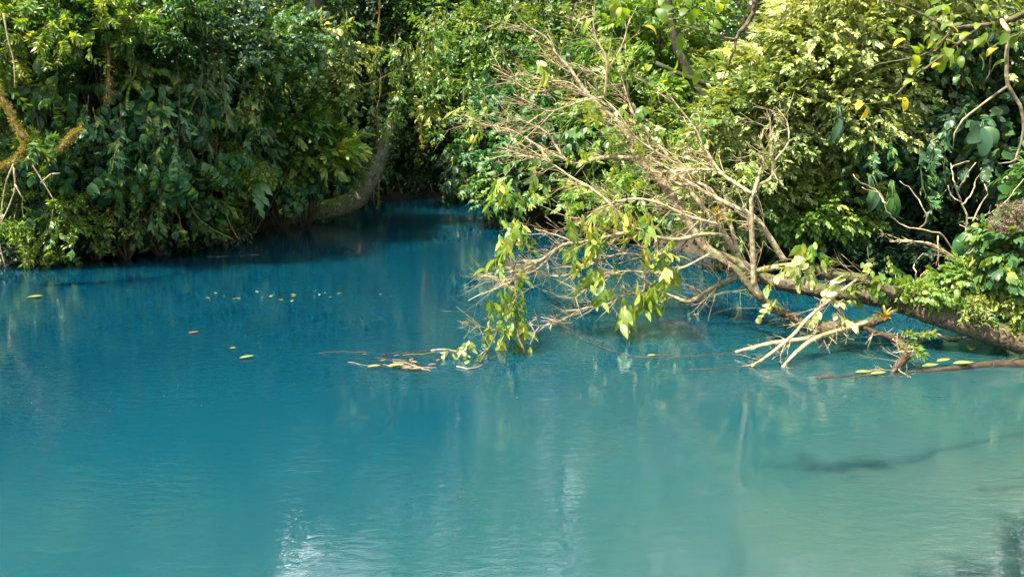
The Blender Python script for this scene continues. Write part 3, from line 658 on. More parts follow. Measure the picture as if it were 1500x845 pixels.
for k in range(34):
    x = rg.uniform(5, 385); yw = np.interp(x, [0, 130, 250, 330, 398], [387, 376, 364, 350, 326]); w = W(x, yw + rg.uniform(0, 4), -.05)
    a = w + np.array([-.35 + rg.normal() * .3, .5 + rg.random() * .4, rg.uniform(.5, 1.2)]); mb = MB()
    q, r = catmull([a, (a + w) / 2 + rg.normal(size=3) * .12, w], [.02, .016, .01], .15); tube(mb, q, r * rg.uniform(.6, 1.6), 5, rng, .1, tint=rg.uniform(.2, .9)); part(mb, 'root', B_VINE if k % 3 else B_DARK, root)
# mossy branch reaching in from the left edge
root = thing('mossy_branch', 'forked branch furred with orange moss reaching in from the left edge', 'branch', P(-60, 268, 15.5))
rng = np.random.default_rng(12)
def mossy(pts, rad, nm, moss=500, size=.065):
    mb = MB(); q, r = catmull(pts, rad, .08); tube(mb, q, r, 8, rng, .2); o = part(mb, nm, B_VINE, root)
    fm = MB(); s = rng.integers(0, len(q), moss); d = nrm(rng.normal(size=(moss, 3)) + [0, 0, .2]); put_sprays(fm, rng, 'small', q[s] + d * (r[s] * .8)[:, None], d, size, False, .2, .5)
    part(fm, 'moss', MOSSL, o)
mossy([P(-60, 268, 15.5), P(-10, 250, 15.6), P(22, 238, 15.7), P(38, 215, 15.8), P(33, 200, 15.9)], [.05, .05, .055, .05, .03], 'branch', 1500)
mossy([P(36, 205, 15.8), P(22, 180, 15.9), P(8, 152, 16), P(-10, 120, 16.1)], [.045, .035, .032, .03], 'branch', 600)
mossy([P(38, 215, 15.8), P(70, 226, 16), P(92, 215, 16.2), P(105, 200, 16.4), P(117, 190, 16.6)], [.03, .04, .05, .042, .02], 'branch', 800)
for k, a in enumerate([[(20, 240), (8, 270), (2, 310), (-2, 350)], [(20, 245), (22, 275), (14, 300), (0, 330)], [(40, 230), (62, 265), (80, 295)], [(60, 268), (75, 255), (88, 254)], [(22, 270), (30, 285), (36, 295)], [(5, 20), (12, 60), (20, 90), (22, 130)], [(-5, 340), (2, 370), (8, 392)]]):
    mb = MB(); q, r = catmull([P(x, y, 15.6) for x, y in a], np.linspace(.016, .008, len(a)), .1); tube(mb, q, r, 5); part(mb, 'root', B_TWIG, root)
fm = MB(); put_sprays(fm, rng, 'lance', np.array([P(30, 205, 15.7), P(55, 210, 15.7), P(48, 220, 15.6), P(12, 130, 15.8), P(70, 235, 15.6)]), rng.normal(size=(5, 3)), .45, True, .2, .5)
part(fm, 'leaves', MID, root)

# silvery fronds and broad banana-like leaves
def big_leaf(mb, base, tip, width, up, tint=.5, seg=8, cut=False):
    base = np.array(base, float); tip = np.array(tip, float); d = tip - base; L = np.linalg.norm(d)
    side = nrm(np.cross(d, up)); upv = nrm(np.cross(side, d)); V = []; T_ = []
    for i in range(seg + 1):
        t = i / seg; c = base + d * t + upv * L * .18 * math.sin(math.pi * t * .9) - np.array([0, 0, .12 * L * t * t])
        h = width / 2 * (math.sin(math.pi * min(1, t * .93 + .07)) ** .7)
        if cut and i % 2: h *= .55
        V += [c, c + side * h + upv * h * .25, c - side * h + upv * h * .25]
    for i in range(seg):
        a = 3 * i; b_ = a + 3; T_ += [[a, b_, b_ + 1], [a, b_ + 1, a + 1], [a, b_ + 2, b_], [a, a + 2, b_ + 2]]
    mb.add(V, T_, None, tint)
def bigplant(name, label, cat, base, tips, width, mat, group=None, cut=False, up=(0, -1, .6)):
    root = thing(name, label, cat, base, group)
    for k, tp in enumerate(tips):
        mb = MB(); s = np.array(base) + (np.array(tp[0]) - base) * .999
        mid = (np.array(base) + s) / 2 + np.array([0, 0, .1]); q, r = catmull([base, mid, s], [.02, .014, .01], .15); tube(mb, q, r, 5, tint=.6)
        big_leaf(mb, tp[0], tp[1], width, np.array(up, float), .45 + .12 * (k % 3), 12 if cut else 8, cut); part(mb, 'leaf', mat, root)
bigplant('silvery_frond_plant', 'plant with long silvery serrated fronds drooping toward the water', 'plant', P(345, 250, 21.4),
         [(P(352, 258, 21.2), P(362, 292, 20.9)), (P(360, 262, 21.2), P(398, 300, 20.8)), (P(366, 262, 21.2), P(402, 284, 20.9)), (P(340, 255, 21.2), P(356, 278, 21)), (P(372, 268, 21), P(388, 318, 20.8))], .26, BLUE, cut=True)
bigplant('broadleaf_plant', 'plant with one large ribbed blue-green leaf in the hollow behind the bare twigs', 'plant', P(1425, 402, 15.6),
         [(P(1425, 372, 15.5), P(1452, 318, 15.2)), (P(1415, 385, 15.5), P(1400, 335, 15.4))], .62, BLUE, cut=False, up=(0, -1, .1))
bigplant('split_leaf_plant', 'climber with heart-shaped split leaves high in the hollow by the right edge', 'plant', P(1440, 180, 16),
         [(P(1437, 188, 15.8), P(1436, 230, 15.6)), (P(1437, 190, 15.8), P(1410, 205, 15.6)), (P(1440, 188, 15.8), P(1458, 212, 15.7))], .30, DARK, up=(0, -1, .1))
bigplant('banana_leaf_plant', 'long smooth blade leaf slanting at the right edge above the dry flowers', 'plant', P(1505, 330, 15.4),
         [(P(1496, 310, 15.2), P(1455, 262, 15.2))], .26, MID, up=(0, -1, .3))
for k, (x, y, lb) in enumerate([(1310, 290, 'small cluster of pale heart leaves hanging in the middle of the hollow'), (1230, 180, 'cluster of pointed leaves hanging at the shaded edge of the bright mound'),
                               (1275, 280, 'cluster of deep green heart leaves left of the pale one')]):
    c = P(x, y, 15.8)
    tp = [(c + RG.normal(size=3) * .07, c + np.array([RG.normal() * .16, RG.normal() * .05, -.28 - .1 * RG.random()])) for _ in range(6)]
    bigplant('leaf_cluster', lb, 'plant', c + np.array([0, .2, .3]), tp, .13, DARK if k != 0 else MID, group='hanging leaf clusters in the hollow', up=(0, -1, .1))

# ---------------------------------------------------------------- the fallen tree
ft = thing('fallen_tree', 'fallen tree with bare sunlit crown stretched across the river', 'tree', P(1560, 525, 10.8))
rng = np.random.default_rng(21)
TW = 0
def twigs_on(mb, q, r, n, L, lv=2, bias=(-.5, -.1, .15), curl=.16, t0=.15, r0=.0075):
    ends = []
    for k in range(n):
        i = int(rng.uniform(t0, 1) * (len(q) - 1)); tan = nrm(q[min(i + 1, len(q) - 1)] - q[max(i - 1, 0)])
        d = nrm(tan * .7 + rng.normal(size=3) * [.7, .6, .6] + np.array(bias))
        l = L * rng.uniform(.4, 1.3); rr = min(r0 * rng.uniform(.6, 1.3), r[i])
        p = wiggle(rng, q[i], d, l, .11, curl * .85)
        p[:, 2] = np.maximum(p[:, 2], .02)
        rad = np.linspace(rr, rr * .3, len(p)) * rng.uniform(.8, 1.1, len(p)); tube(mb, p, rad, 4, tint=rng.uniform(.1, .8))
        ends.append(p)
        if lv > 0: ends += twigs_on(mb, p, rad, rng.integers(1, 4), l * .6, lv - 1, bias, curl, .2, rr * .7)
    return ends
BR = [  # (points (px, py, distance), radii, number of side twigs, their length, bark)
 ('trunk', [(2150, 470, 10.9), (1980, 500, 10.7), (1800, 520, 10.6), (1650, 528, 10.6), (1560, 520, 10.7), (1500, 500, 10.9), (1462, 489, 11), (1428, 477, 11.1), (1393, 466, 11.2), (1359, 455, 11.3), (1325, 443, 11.5), (1290, 436, 11.7), (1242, 430, 12.0), (1194, 424, 12.3), (1139, 414, 12.6), (1108, 405, 12.8)], [.28, .25, .22, .19, .165, .16, .155, .155, .155, .15, .15, .125, .11, .10, .095, .085], 6, .5, 0),
 ('limb', [(1335, 440, 11.35), (1290, 419, 11.4), (1256, 407, 11.5), (1215, 402, 11.6), (1180, 388, 11.7), (1163, 383, 11.8)], [.10, .075, .07, .065, .055, .04], 5, .5, 0),
 ('limb', [(1110, 406, 12.8), (1090, 390, 12.8), (1043, 370, 12.9), (1020, 343, 13), (992, 300, 13.1), (981, 281, 13.2), (960, 255, 13.3), (932, 227, 13.4), (925, 206, 13.5), (907, 181, 13.6), (879, 156, 13.7), (861, 138, 13.8), (836, 103, 13.9), (818, 82, 14), (797, 53, 14.1), (762, 35, 14.2)],
  [.085, .08, .075, .07, .068, .065, .06, .05, .045, .04, .036, .032, .026, .02, .014, .006], 34, .75, 1),
 ('limb', [(1300, 462, 11.4), (1262, 476, 11.4), (1228, 479, 11.5), (1198, 479, 11.6), (1170, 470, 11.7), (1136, 452, 11.8), (1112, 434, 11.9), (1091, 410, 12), (1077, 393, 12.1), (1040, 372, 12.4)], [.07, .072, .075, .075, .07, .06, .058, .055, .045, .03], 10, .5, 0),
 ('branch', [(1115, 436, 11.8), (1105, 417, 11.8), (1103, 383, 11.8), (1101, 331, 11.8), (1101, 293, 11.8), (1103, 285, 11.8), (1109, 268, 11.9), (1119, 234, 12), (1115, 211, 12), (1118, 190, 12.1)], [.05, .045, .04, .035, .03, .028, .026, .022, .016, .006], 8, .4, 1),
 ('branch', [(1109, 272, 11.9), (1131, 258, 12), (1130, 220, 12), (1128, 172, 12.1)], [.025, .024, .02, .008], 6, .35, 1),
 ('branch', [(1131, 240, 12), (1154, 210, 12), (1153, 180, 12.1), (1140, 160, 12.2)], [.014, .012, .01, .005], 3, .3, 2),
 ('branch', [(1101, 284, 11.8), (1070, 264, 12), (1053, 250, 12.2), (1035, 222, 12.3), (1028, 216, 12.3), (1021, 193, 12.4), (996, 160, 12.5), (971, 128, 12.6)], [.028, .026, .024, .02, .018, .016, .012, .005], 10, .45, 1),
 ('branch', [(1053, 249, 12.2), (1015, 249, 12.6), (978, 252, 13), (943, 254, 13.2)], [.02, .022, .022, .02], 10, .5, 2),
 ('branch', [(1090, 392, 12.8), (1062, 345, 12.9), (1024, 298, 13), (999, 263, 13.1), (982, 234, 13.2), (957, 206, 13.3), (928, 167, 13.4), (907, 103, 13.6)], [.05, .045, .04, .036, .03, .026, .016, .006], 26, .6, 1),
 ('branch', [(1080, 370, 12.5), (1070, 330, 12.5), (1046, 285, 12.6), (1025, 270, 12.7), (990, 270, 12.9), (965, 252, 13)], [.035, .034, .032, .034, .03, .02], 12, .5, 1),
 ('branch', [(928, 232, 13.4), (900, 231, 13.4), (879, 232, 13.4), (843, 241, 13.4), (825, 231, 13.4), (811, 209, 13.5), (797, 192, 13.5), (765, 177, 13.6), (723, 163, 13.7)], [.04, .036, .032, .028, .022, .018, .015, .012, .005], 22, .55, 1),
 ('branch', [(843, 241, 13.4), (810, 226, 13.4), (786, 213, 13.4), (751, 192, 13.4), (719, 185, 13.5), (687, 174, 13.5)], [.02, .018, .016, .012, .009, .005], 12, .45, 2),
 ('branch', [(886, 142, 13.6), (889, 89, 13.5), (872, 53, 13.5), (868, 10, 13.5)], [.022, .018, .012, .006], 12, .5, 2),
 ('branch', [(889, 106, 13.6), (911, 67, 13.5), (921, 32, 13.5)], [.014, .011, .005], 4, .4, 2),
 ('branch', [(886, 142, 13.6), (850, 149, 13.6), (808, 163, 13.5), (785, 155, 13.5), (752, 138, 13.6)], [.02, .016, .012, .01, .005], 10, .5, 2),
 ('branch', [(861, 142, 13.6), (833, 121, 13.6), (800, 118, 13.6), (758, 106, 13.7)], [.014, .012, .01, .005], 8, .45, 2),
 ('branch', [(856, 132, 13.8), (858, 140, 13.7), (830, 128, 13.6), (780, 134, 13.7), (745, 112, 13.7), (720, 98, 13.8)], [.014, .014, .012, .01, .008, .004], 8, .45, 2),
 ('branch', [(1060, 345, 12.4), (1031, 343, 12.4), (992, 351, 12.4), (950, 346, 12.3), (914, 342, 12.2), (856, 355, 12.1), (825, 359, 12), (797, 378, 11.9), (758, 402, 11.7), (739, 425, 11.6)], [.028, .03, .032, .03, .03, .028, .026, .024, .018, .012], 34, .55, 1),
 ('branch', [(1170, 388, 11.7), (1129, 393, 12), (1100, 400, 12.6), (1070, 410, 13), (1043, 423, 13.3), (1012, 441, 13.6), (988, 435, 13.8), (960, 424, 13.9)], [.045, .045, .045, .045, .045, .035, .025, .012], 16, .5, 1),
 ('branch', [(1263, 477, 11.4), (1201, 493, 11), (1150, 500, 10.9), (1119, 505, 10.85), (1077, 516, 10.95)], [.035, .034, .032, .028, .02], 5, .35, 2),
 ('branch', [(1256, 409, 11.4), (1222, 434, 11.2), (1184, 465, 10.9), (1163, 489, 10.7), (1130, 517, 10.5), (1101, 537, 10.4)], [.018, .02, .022, .022, .022, .016], 5, .35, 2),
 ('branch', [(1270, 472, 11.3), (1201, 493, 10.95), (1170, 513, 10.6), (1146, 537, 10.4)], [.03, .03, .028, .016], 5, .3, 2),
 ('branch', [(1240, 478, 11.4), (1232, 458, 11.4), (1222, 446, 11.4)], [.03, .03, .026], 0, .3, 1),
 ('root_stub', [(1263, 479, 11.3), (1290, 489, 10.9), (1318, 500, 10.6), (1330, 515, 10.4), (1318, 532, 10.25), (1304, 550, 10.15)], [.03, .03, .035, .055, .055, .03], 16, .28, 3),
 ('branch', [(960, 350, 12.4), (962, 380, 12.3), (945, 405, 12.2), (945, 425, 12.3), (914, 433, 12.6), (891, 445, 12.8), (852, 453, 12.9), (821, 473, 12.95)], [.016, .018, .018, .02, .018, .016, .014, .008], 16, .4, 2),
 ('branch', [(745, 372, 11.8), (754, 402, 11.6), (756, 449, 11.3), (758, 488, 11.1), (764, 505, 11), (770, 519, 10.95)], [.01, .014, .015, .016, .018, .014], 8, .35, 0),
 ('branch', [(756, 489, 11.1), (740, 486, 11.1), (723, 484, 11.1), (700, 477, 11.1), (680, 470, 11.1)], [.014, .014, .012, .01, .005], 6, .25, 0),
 ('branch', [(728, 486, 11.05), (717, 508, 10.9), (703, 531, 10.6)], [.012, .012, .014], 2, .2, 0),
 ('branch', [(770, 471, 11.2), (790, 478, 11.3), (808, 474, 11.4), (822, 470, 11.4)], [.008, .01, .01, .006], 5, .25, 1),
 ('branch', [(1150, 384, 12), (1122, 340, 12), (1100, 315, 12.1), (1062, 297, 12.2), (1010, 268, 12.6), (955, 232, 13)], [.045, .042, .036, .032, .026, .014], 18, .5, 1),
 ('branch', [(1000, 245, 13), (960, 222, 12.9), (930, 200, 12.9), (905, 165, 12.9), (890, 150, 13), (860, 120, 13)], [.016, .015, .014, .012, .01, .005], 16, .55, 2),
 ('branch', [(930, 335, 12.3), (895, 300, 12.4), (865, 275, 12.5), (840, 262, 12.6), (800, 236, 12.7), (755, 225, 12.8)], [.022, .02, .018, .016, .012, .006], 22, .5, 2),
 ('branch', [(1000, 350, 12.4), (960, 375, 12.5), (910, 372, 12.4), (860, 390, 12.3), (820, 405, 12.2), (780, 396, 12.1)], [.02, .018, .016, .014, .012, .005], 22, .5, 2),
 ('branch', [(1040, 372, 12.8), (1000, 392, 12.9), (960, 400, 12.9), (910, 398, 12.8), (870, 415, 12.8), (838, 440, 12.8)], [.02, .018, .016, .014, .012, .005], 20, .5, 2),
 ('branch', [(1060, 330, 12.4), (1012, 318, 12.4), (960, 296, 12.4), (920, 292, 12.4), (880, 305, 12.4), (845, 330, 12.3)], [.02, .02, .018, .016, .012, .006], 22, .5, 2),
 ('branch', [(1395, 440, 11.2), (1440, 400, 11.6), (1425, 386, 11.7), (1400, 378, 11.8), (1360, 356, 11.9), (1303, 354, 12)], [.02, .018, .014, .013, .012, .006], 8, .3, 2),
]
BM = [B_FALL, B_LIMB, B_TWIG, B_WET]
paths = []; tends = []
for nm, pts, rad, nt_, tl, bk in BR:
    mb = MB(); q, r = catmull([P(*a) for a in pts], rad, .07)
    amp = np.minimum(r * .22, .012)[:, None]
    q = q + np.cumsum(rng.normal(size=q.shape), 0) * amp * .35 * np.linspace(0, 1, len(q))[:, None] * np.linspace(1, 0, len(q))[:, None]
    tube(mb, q, r, 12 if r.max() > .06 else 7, rng, .07 if r.max() > .03 else .04)
    if r.max() > .06:                   # knots, burls and climbing stems that ridge the bark
        for k in range(3):
            ph = rng.random() * 6; a = np.linspace(0, rng.uniform(2, 5), len(q)) + ph
            tube(mb, q + np.stack([np.cos(a) * .4, np.cos(a) * .5, np.sin(a)], -1) * (r * .96)[:, None], np.minimum(r * .22, .022), 6, rng, .15)
    o = part(mb, nm, BM[bk], ft)
    if nt_:
        for k in range(3):              # the three longest stand as twigs of their own, the fine rest is uncountable
            tm = MB(); twigs_on(tm, q, r, 1, tl * 1.5, 2); part(tm, 'twig', B_TWIG if bk else B_LIMB, o)
        tm = MB(); twigs_on(tm, q, r, int(nt_ * 1.4), tl, 2)
        tag(part(tm, 'twigs', B_TWIG if bk else B_LIMB, o), kind='stuff')
    paths.append((q, r))
# plants growing along the trunk: grass-like fuzz, small leaves
mb = MB(); q, r = paths[0]; s = rng.integers(0, int(len(q) * .85), 260)
put_sprays(mb, rng, 'small', q[s] + np.stack([rng.normal(size=260) * .1, rng.normal(size=260) * .1, r[s] * .9], -1), rng.normal(size=(260, 3)) + [0, 0, .8], .2, True, 0, .6)
part(mb, 'moss', YEL, ft, 'small bright leaves and moss on top of the trunk')
mb = MB(); O = []
for q, r in paths[:4]:
    s = rng.integers(0, len(q), 90); O.append(q[s] + np.stack([rng.normal(size=90) * .03, rng.normal(size=90) * .03, -r[s]], -1))
O = np.concatenate(O)
for o in O:
    p_ = wiggle(rng, o, (rng.normal() * .5, rng.normal() * .5, -1), rng.uniform(.04, .2), .05, .3); tube(mb, p_, .004, 3)
tag(part(mb, 'rootlets', B_FALL, ft), kind='stuff')
# foliage still alive on the crown: drooping yellow-green leaves in separate bunches
def bunch(pts, n, size, mat, nm='leaves', kind='pend', tint=.5, jit=.12, lab=None, par=None):
    mb = MB(); C_ = np.array([P(*a) for a in pts]); s = rng.integers(0, len(C_), n)
    put_sprays(mb, rng, kind, C_[s] + rng.normal(size=(n, 3)) * jit, rng.normal(size=(n, 3)) * [.45, .45, .3] + [0, -.1, -1 if kind == 'pend' else -.2], size, True, .1, tint, .14)
    return part(mb, nm, mat, par or ft, lab)
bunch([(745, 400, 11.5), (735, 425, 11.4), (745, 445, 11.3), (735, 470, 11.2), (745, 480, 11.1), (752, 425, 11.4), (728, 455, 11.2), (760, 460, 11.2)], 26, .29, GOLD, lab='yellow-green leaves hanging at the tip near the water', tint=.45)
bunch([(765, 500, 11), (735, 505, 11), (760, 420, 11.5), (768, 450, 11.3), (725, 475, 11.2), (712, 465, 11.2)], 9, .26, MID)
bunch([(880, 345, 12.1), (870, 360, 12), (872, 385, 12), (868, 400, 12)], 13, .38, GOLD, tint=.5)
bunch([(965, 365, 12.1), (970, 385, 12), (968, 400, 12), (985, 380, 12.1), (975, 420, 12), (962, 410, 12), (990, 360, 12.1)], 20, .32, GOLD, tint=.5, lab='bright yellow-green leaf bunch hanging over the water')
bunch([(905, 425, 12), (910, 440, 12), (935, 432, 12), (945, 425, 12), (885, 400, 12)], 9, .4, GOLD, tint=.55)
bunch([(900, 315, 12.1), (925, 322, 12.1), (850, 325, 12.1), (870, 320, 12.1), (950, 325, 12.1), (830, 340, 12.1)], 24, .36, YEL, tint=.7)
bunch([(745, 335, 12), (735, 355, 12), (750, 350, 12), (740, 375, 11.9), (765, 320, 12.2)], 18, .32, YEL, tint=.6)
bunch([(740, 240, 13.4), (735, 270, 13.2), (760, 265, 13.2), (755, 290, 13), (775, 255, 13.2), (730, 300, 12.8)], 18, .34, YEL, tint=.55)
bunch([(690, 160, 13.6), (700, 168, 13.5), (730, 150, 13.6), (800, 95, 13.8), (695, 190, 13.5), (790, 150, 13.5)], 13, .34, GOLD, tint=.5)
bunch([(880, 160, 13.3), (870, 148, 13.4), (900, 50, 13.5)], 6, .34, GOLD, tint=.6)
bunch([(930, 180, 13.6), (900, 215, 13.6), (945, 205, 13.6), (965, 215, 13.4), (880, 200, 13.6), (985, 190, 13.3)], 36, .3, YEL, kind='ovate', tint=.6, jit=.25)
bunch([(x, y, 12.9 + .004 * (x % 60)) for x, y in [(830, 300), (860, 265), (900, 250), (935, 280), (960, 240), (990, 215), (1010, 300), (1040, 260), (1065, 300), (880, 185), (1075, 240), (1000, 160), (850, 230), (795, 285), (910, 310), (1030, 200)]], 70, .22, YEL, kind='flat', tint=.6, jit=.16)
bunch([(1145, 430, 11.7), (1150, 400, 11.6), (1170, 380, 11.6), (1190, 370, 11.6), (1210, 450, 11.3), (1205, 440, 11.3)], 18, .34, PALE, kind='ovate', tint=.6, jit=.08)
bunch([(1185, 350, 11.6), (1190, 365, 11.6)], 4, .42, YEL, tint=.5, jit=.04)
bunch([(1290, 395, 11.5), (1265, 400, 11.5), (1305, 410, 11.4), (1280, 398, 11.4)], 16, .3, YEL, kind='ovate', tint=.5)
bunch([(1330, 495, 10.5), (1325, 505, 10.4), (1340, 500, 10.4)], 10, .24, YEL, kind='lance', tint=.6, jit=.06)
bunch([(700, 520, 10.75), (690, 530, 10.7), (672, 508, 10.9), (660, 512, 10.85), (684, 500, 10.9), (640, 536, 10.6)], 13, .2, PALE, jit=.03, tint=.4, lab='small pale leaves at the waterline beside the raft')
# bromeliads perched on the branches
def bromeliad(label, c, L, n, mat, seed):
    rg = np.random.default_rng(seed); root = thing('bromeliad', label, 'plant', c, 'bromeliads perched on the fallen tree')
    for k in range(n):
        mb = MB(); a = 2 * math.pi * k / n + rg.normal() * .2; el = rg.uniform(.2, 1.3)
        d = np.array([math.cos(a) * math.cos(el), math.sin(a) * math.cos(el), math.sin(el)])
        big_leaf(mb, c, c + d * L * rg.uniform(.7, 1.1), .028, np.array([0, 0, 1.]) + d * .1, rg.uniform(.3, .9), 6); part(mb, 'leaf', mat, root)
bromeliad('orange-tipped bromeliad on the thick crown branch', P(1050, 326, 12.3), .32, 18, BROM, 1)
bromeliad('yellow bromeliad just right of the orange-tipped one', P(1068, 330, 12.3), .26, 14, GOLD, 2)
bromeliad('spiky yellow-green bromeliad on the upper limb near the trunk fork', P(1210, 392, 11.5), .2, 14, GOLD, 3)
bromeliad('yellowish bromeliad drooping under the trunk fork', P(1295, 470, 11.2), .26, 14, BROM, 4)
bromeliad('small dry bromeliad at the top of the forked stem base', P(1090, 285, 11.9), .15, 10, DEAD, 5)
bromeliad('small bromeliad by the foot of the upright branch', P(1120, 400, 11.7), .14, 10, BROM, 6)

# leafy plants rooted on the butt of the fallen trunk at the right edge
TG = 'plants growing on the fallen trunk'
tr_plants = [
 (1415, 415, 11.5, (.42, .35, .2), 'ovate', YEL, .2, 34, 11, .55, 'trunk_seedling', 'yellow-green plants on the trunk top left of the dry flowers'),
 (1485, 412, 11.3, (.38, .35, .3), 'ovate', YEL, .22, 36, 11, .5, 'trunk_seedling', 'bright tangled plants on the trunk at the right edge'),
 (1455, 447, 11.1, (.38, .2, .1), 'lance', PALE, .18, 20, 8, .5, 'trunk_creeper', 'pale creeper trailing down the front of the trunk'),
 (1505, 452, 11, (.3, .2, .12), 'ovate', YEL, .18, 18, 9, .6, 'trunk_creeper', 'bright creeper at the right edge lowest on the trunk'),
 (1478, 370, 11.2, (.26, .25, .36), 'ovate', MID, .3, 26, 10, .6, 'flowering_shrub', 'shrub with oval green leaves carrying the dry brown flower heads'),
 (1370, 432, 11.3, (.35, .2, .1), 'ovate', YEL, .16, 22, 9, .6, 'trunk_seedling', 'low green fringe along the top of the trunk by the water gap'),
 (1335, 428, 11.4, (.3, .2, .08), 'small', YEL, .16, 14, 9, .6, 'trunk_seedling', 'small green tuft on the trunk above the fork'),
]
for k, (px, py, Y, r, kd, mt, sz, nb, per, tn, nm, lb) in enumerate(tr_plants):
    c = P(px, py, Y); shrub(nm, lb, 'plant', c, r, kd, mt, sz, nb, per, TG, tint=tn, seed=400 + k, base=c - np.array([0, 0, r[2]]), stem_r=.006, bark=B_TWIG)
fl = thing('dry_flower_head', 'cluster of dry brown flower heads at the right edge', 'flower', P(1480, 330, 11.2))
for k, (x, y, s) in enumerate([(1466, 325, .11), (1480, 308, .12), (1492, 325, .12), (1475, 338, .1), (1500, 305, .12), (1460, 340, .07), (1495, 345, .1)]):
    mb = MB(); c = P(x, y, 11.1); nfl = 150; o = nrm(rng.normal(size=(nfl, 3))) * s * rng.uniform(.5, 1, (nfl, 1)) * [1.1, 1, .7]
    put_sprays(mb, rng, 'small', c + o, o, .06, False, 0, .5); part(mb, 'flower', SEED, fl)
# bare shrub twigs standing at the right
def bare(label, lines, Y, r0, seed):
    root = thing('bare_sapling', label, 'sapling', P(*lines[0][0], Y), 'leafless saplings on the right'); rg = np.random.default_rng(seed)
    for k, a in enumerate(lines):
        mb = MB(); q, r = catmull([P(x, y, Y + rg.normal() * .1) for x, y in a], np.linspace(r0 if k == 0 else r0 * .7, r0 * .35, len(a)), .06)
        q = q + rg.normal(size=q.shape) * .006; tube(mb, q, r, 5); part(mb, 'branch', B_TWIG, root)
bare('bare forked sapling standing before the hollow right of the split-leaf plant',
     [[(1413, 352), (1416, 320), (1408, 295), (1398, 268), (1393, 240)], [(1410, 300), (1425, 280), (1430, 262), (1443, 250)], [(1403, 278), (1415, 258), (1430, 238)], [(1425, 325), (1436, 300), (1446, 285), (1442, 270)], [(1416, 320), (1440, 318), (1470, 298), (1500, 262)], [(1408, 296), (1392, 285), (1390, 272)], [(1432, 322), (1448, 312), (1452, 300)], [(1397, 262), (1393, 246), (1405, 240), (1420, 236)]], 11.7, .016, 1)
bare('crooked bare sapling arching left across the dark hollow',
     [[(1405, 385), (1390, 375), (1365, 360), (1330, 352), (1303, 353)], [(1405, 383), (1380, 345), (1345, 335), (1322, 330), (1300, 310), (1290, 285), (1262, 275)], [(1345, 335), (1358, 322), (1350, 300), (1335, 280), (1318, 265)], [(1296, 298), (1285, 280), (1258, 265), (1250, 255)], [(1405, 385), (1425, 360), (1430, 340), (1405, 330)], [(1374, 345), (1375, 395)], [(1405, 384), (1440, 350), (1432, 342)]], 11.8, .015, 2)
bare('bare twig group rising from the trunk beside the water gap',
     [[(1340, 425), (1342, 400), (1338, 388), (1352, 370)], [(1344, 422), (1350, 402), (1358, 398)], [(1357, 424), (1357, 410)], [(1310, 420), (1312, 400), (1306, 385)], [(1368, 424), (1380, 412), (1374, 402)]], 11.6, .012, 3)
bare('tangle of bare twigs on the trunk below the dry flowers',
     [[(1440, 460), (1430, 420), (1415, 395), (1440, 380)], [(1400, 430), (1425, 410), (1460, 405)], [(1420, 470), (1445, 440), (1480, 430)], [(1425, 440), (1424, 400), (1425, 372)]], 11.2, .013, 4)

# ---------------------------------------------------------------- branches overhanging from the near right tree
def limb(root, pts, rad, seg=.06, mat=B_FALL, nm='branch'):
    mb = MB(); q, r = catmull([P(*a) for a in pts], rad, seg); q = q + np.cumsum(rng.normal(size=q.shape) * .0012, 0); tube(mb, q, r, 8, rng, .07); o = part(mb, nm, mat, root); return q
ov = thing('overhanging_branch', 'dark branch with large heart-shaped leaves reaching down from the top edge', 'branch', P(1110, -120, 6.4))
limb(ov, [(1110, -120, 6.4), (1106, -20, 6.3), (1104, 20, 6.3), (1086, 45, 6.3), (1078, 58, 6.3), (1060, 55, 6.3), (1020, 42, 6.3), (975, 32, 6.3)], [.03, .022, .018, .016, .013, .01, .008, .004])
limb(ov, [(1078, 56, 6.3), (1076, 74, 6.3), (1068, 92, 6.3), (1058, 118, 6.3)], [.012, .01, .007, .003])
limb(ov, [(1016, -30, 6.4), (1012, 10, 6.4), (994, 28, 6.4), (978, 28, 6.4)], [.012, .009, .007, .004])
limb(ov, [(1110, -60, 6.4), (1000, -20, 6.2), (900, -14, 6.2), (840, 6, 6.2), (780, 2, 6.2)], [.012, .009, .006, .004, .002])
limb(ov, [(845, 4, 6.2), (838, 26, 6.2), (826, 38, 6.2)], [.006, .004, .002])
def bigleaves(root, pts, n, L, mat, jit=.05, tint=.5, nm='leaf'):
    for k in range(n):
        mb = MB(); x, y, Y = pts[k % len(pts)]; c = P(x, y, Y) + rng.normal(size=3) * jit
        d = nrm(np.array([rng.normal() * .7, rng.normal() * .5, -.5 - .3 * rng.random()])); l = L * rng.uniform(.7, 1.15)
        big_leaf(mb, c, c + d * l, l * .56, np.array([rng.normal() * .5, -.5, .9]), tint + rng.normal() * .17, 8); part(mb, nm, mat, root)
bigleaves(ov, [(880, 15, 6.2), (895, 18, 6.2), (930, 0, 6.2), (950, 8, 6.2), (1010, 10, 6.3), (1040, 12, 6.3), (985, 25, 6.3), (915, 10, 6.2), (870, 2, 6.2), (935, 25, 6.2), (965, 0, 6.2), (1025, 30, 6.3), (1000, 45, 6.3), (1060, 0, 6.3), (1050, 20, 6.3), (900, -5, 6.2)], 54, .105, OVER, .09)
bigleaves(ov, [(1000, 85, 6.3), (1020, 88, 6.3), (1032, 92, 6.3), (1010, 95, 6.3), (1050, 90, 6.3), (1040, 98, 6.3)], 16, .10, OVER, .05)
bigleaves(ov, [(950, 92, 6.3), (943, 35, 6.3), (1070, 70, 6.3)], 3, .13, OVER, .01, .9)
bigleaves(ov, [(752, 18, 6.2), (748, 22, 6.2), (826, 45, 6.2)], 3, .07, OVER, .01, .7)
bigleaves(ov, [(1108, 55, 6.3)], 1, .08, GOLD, .01, .8)

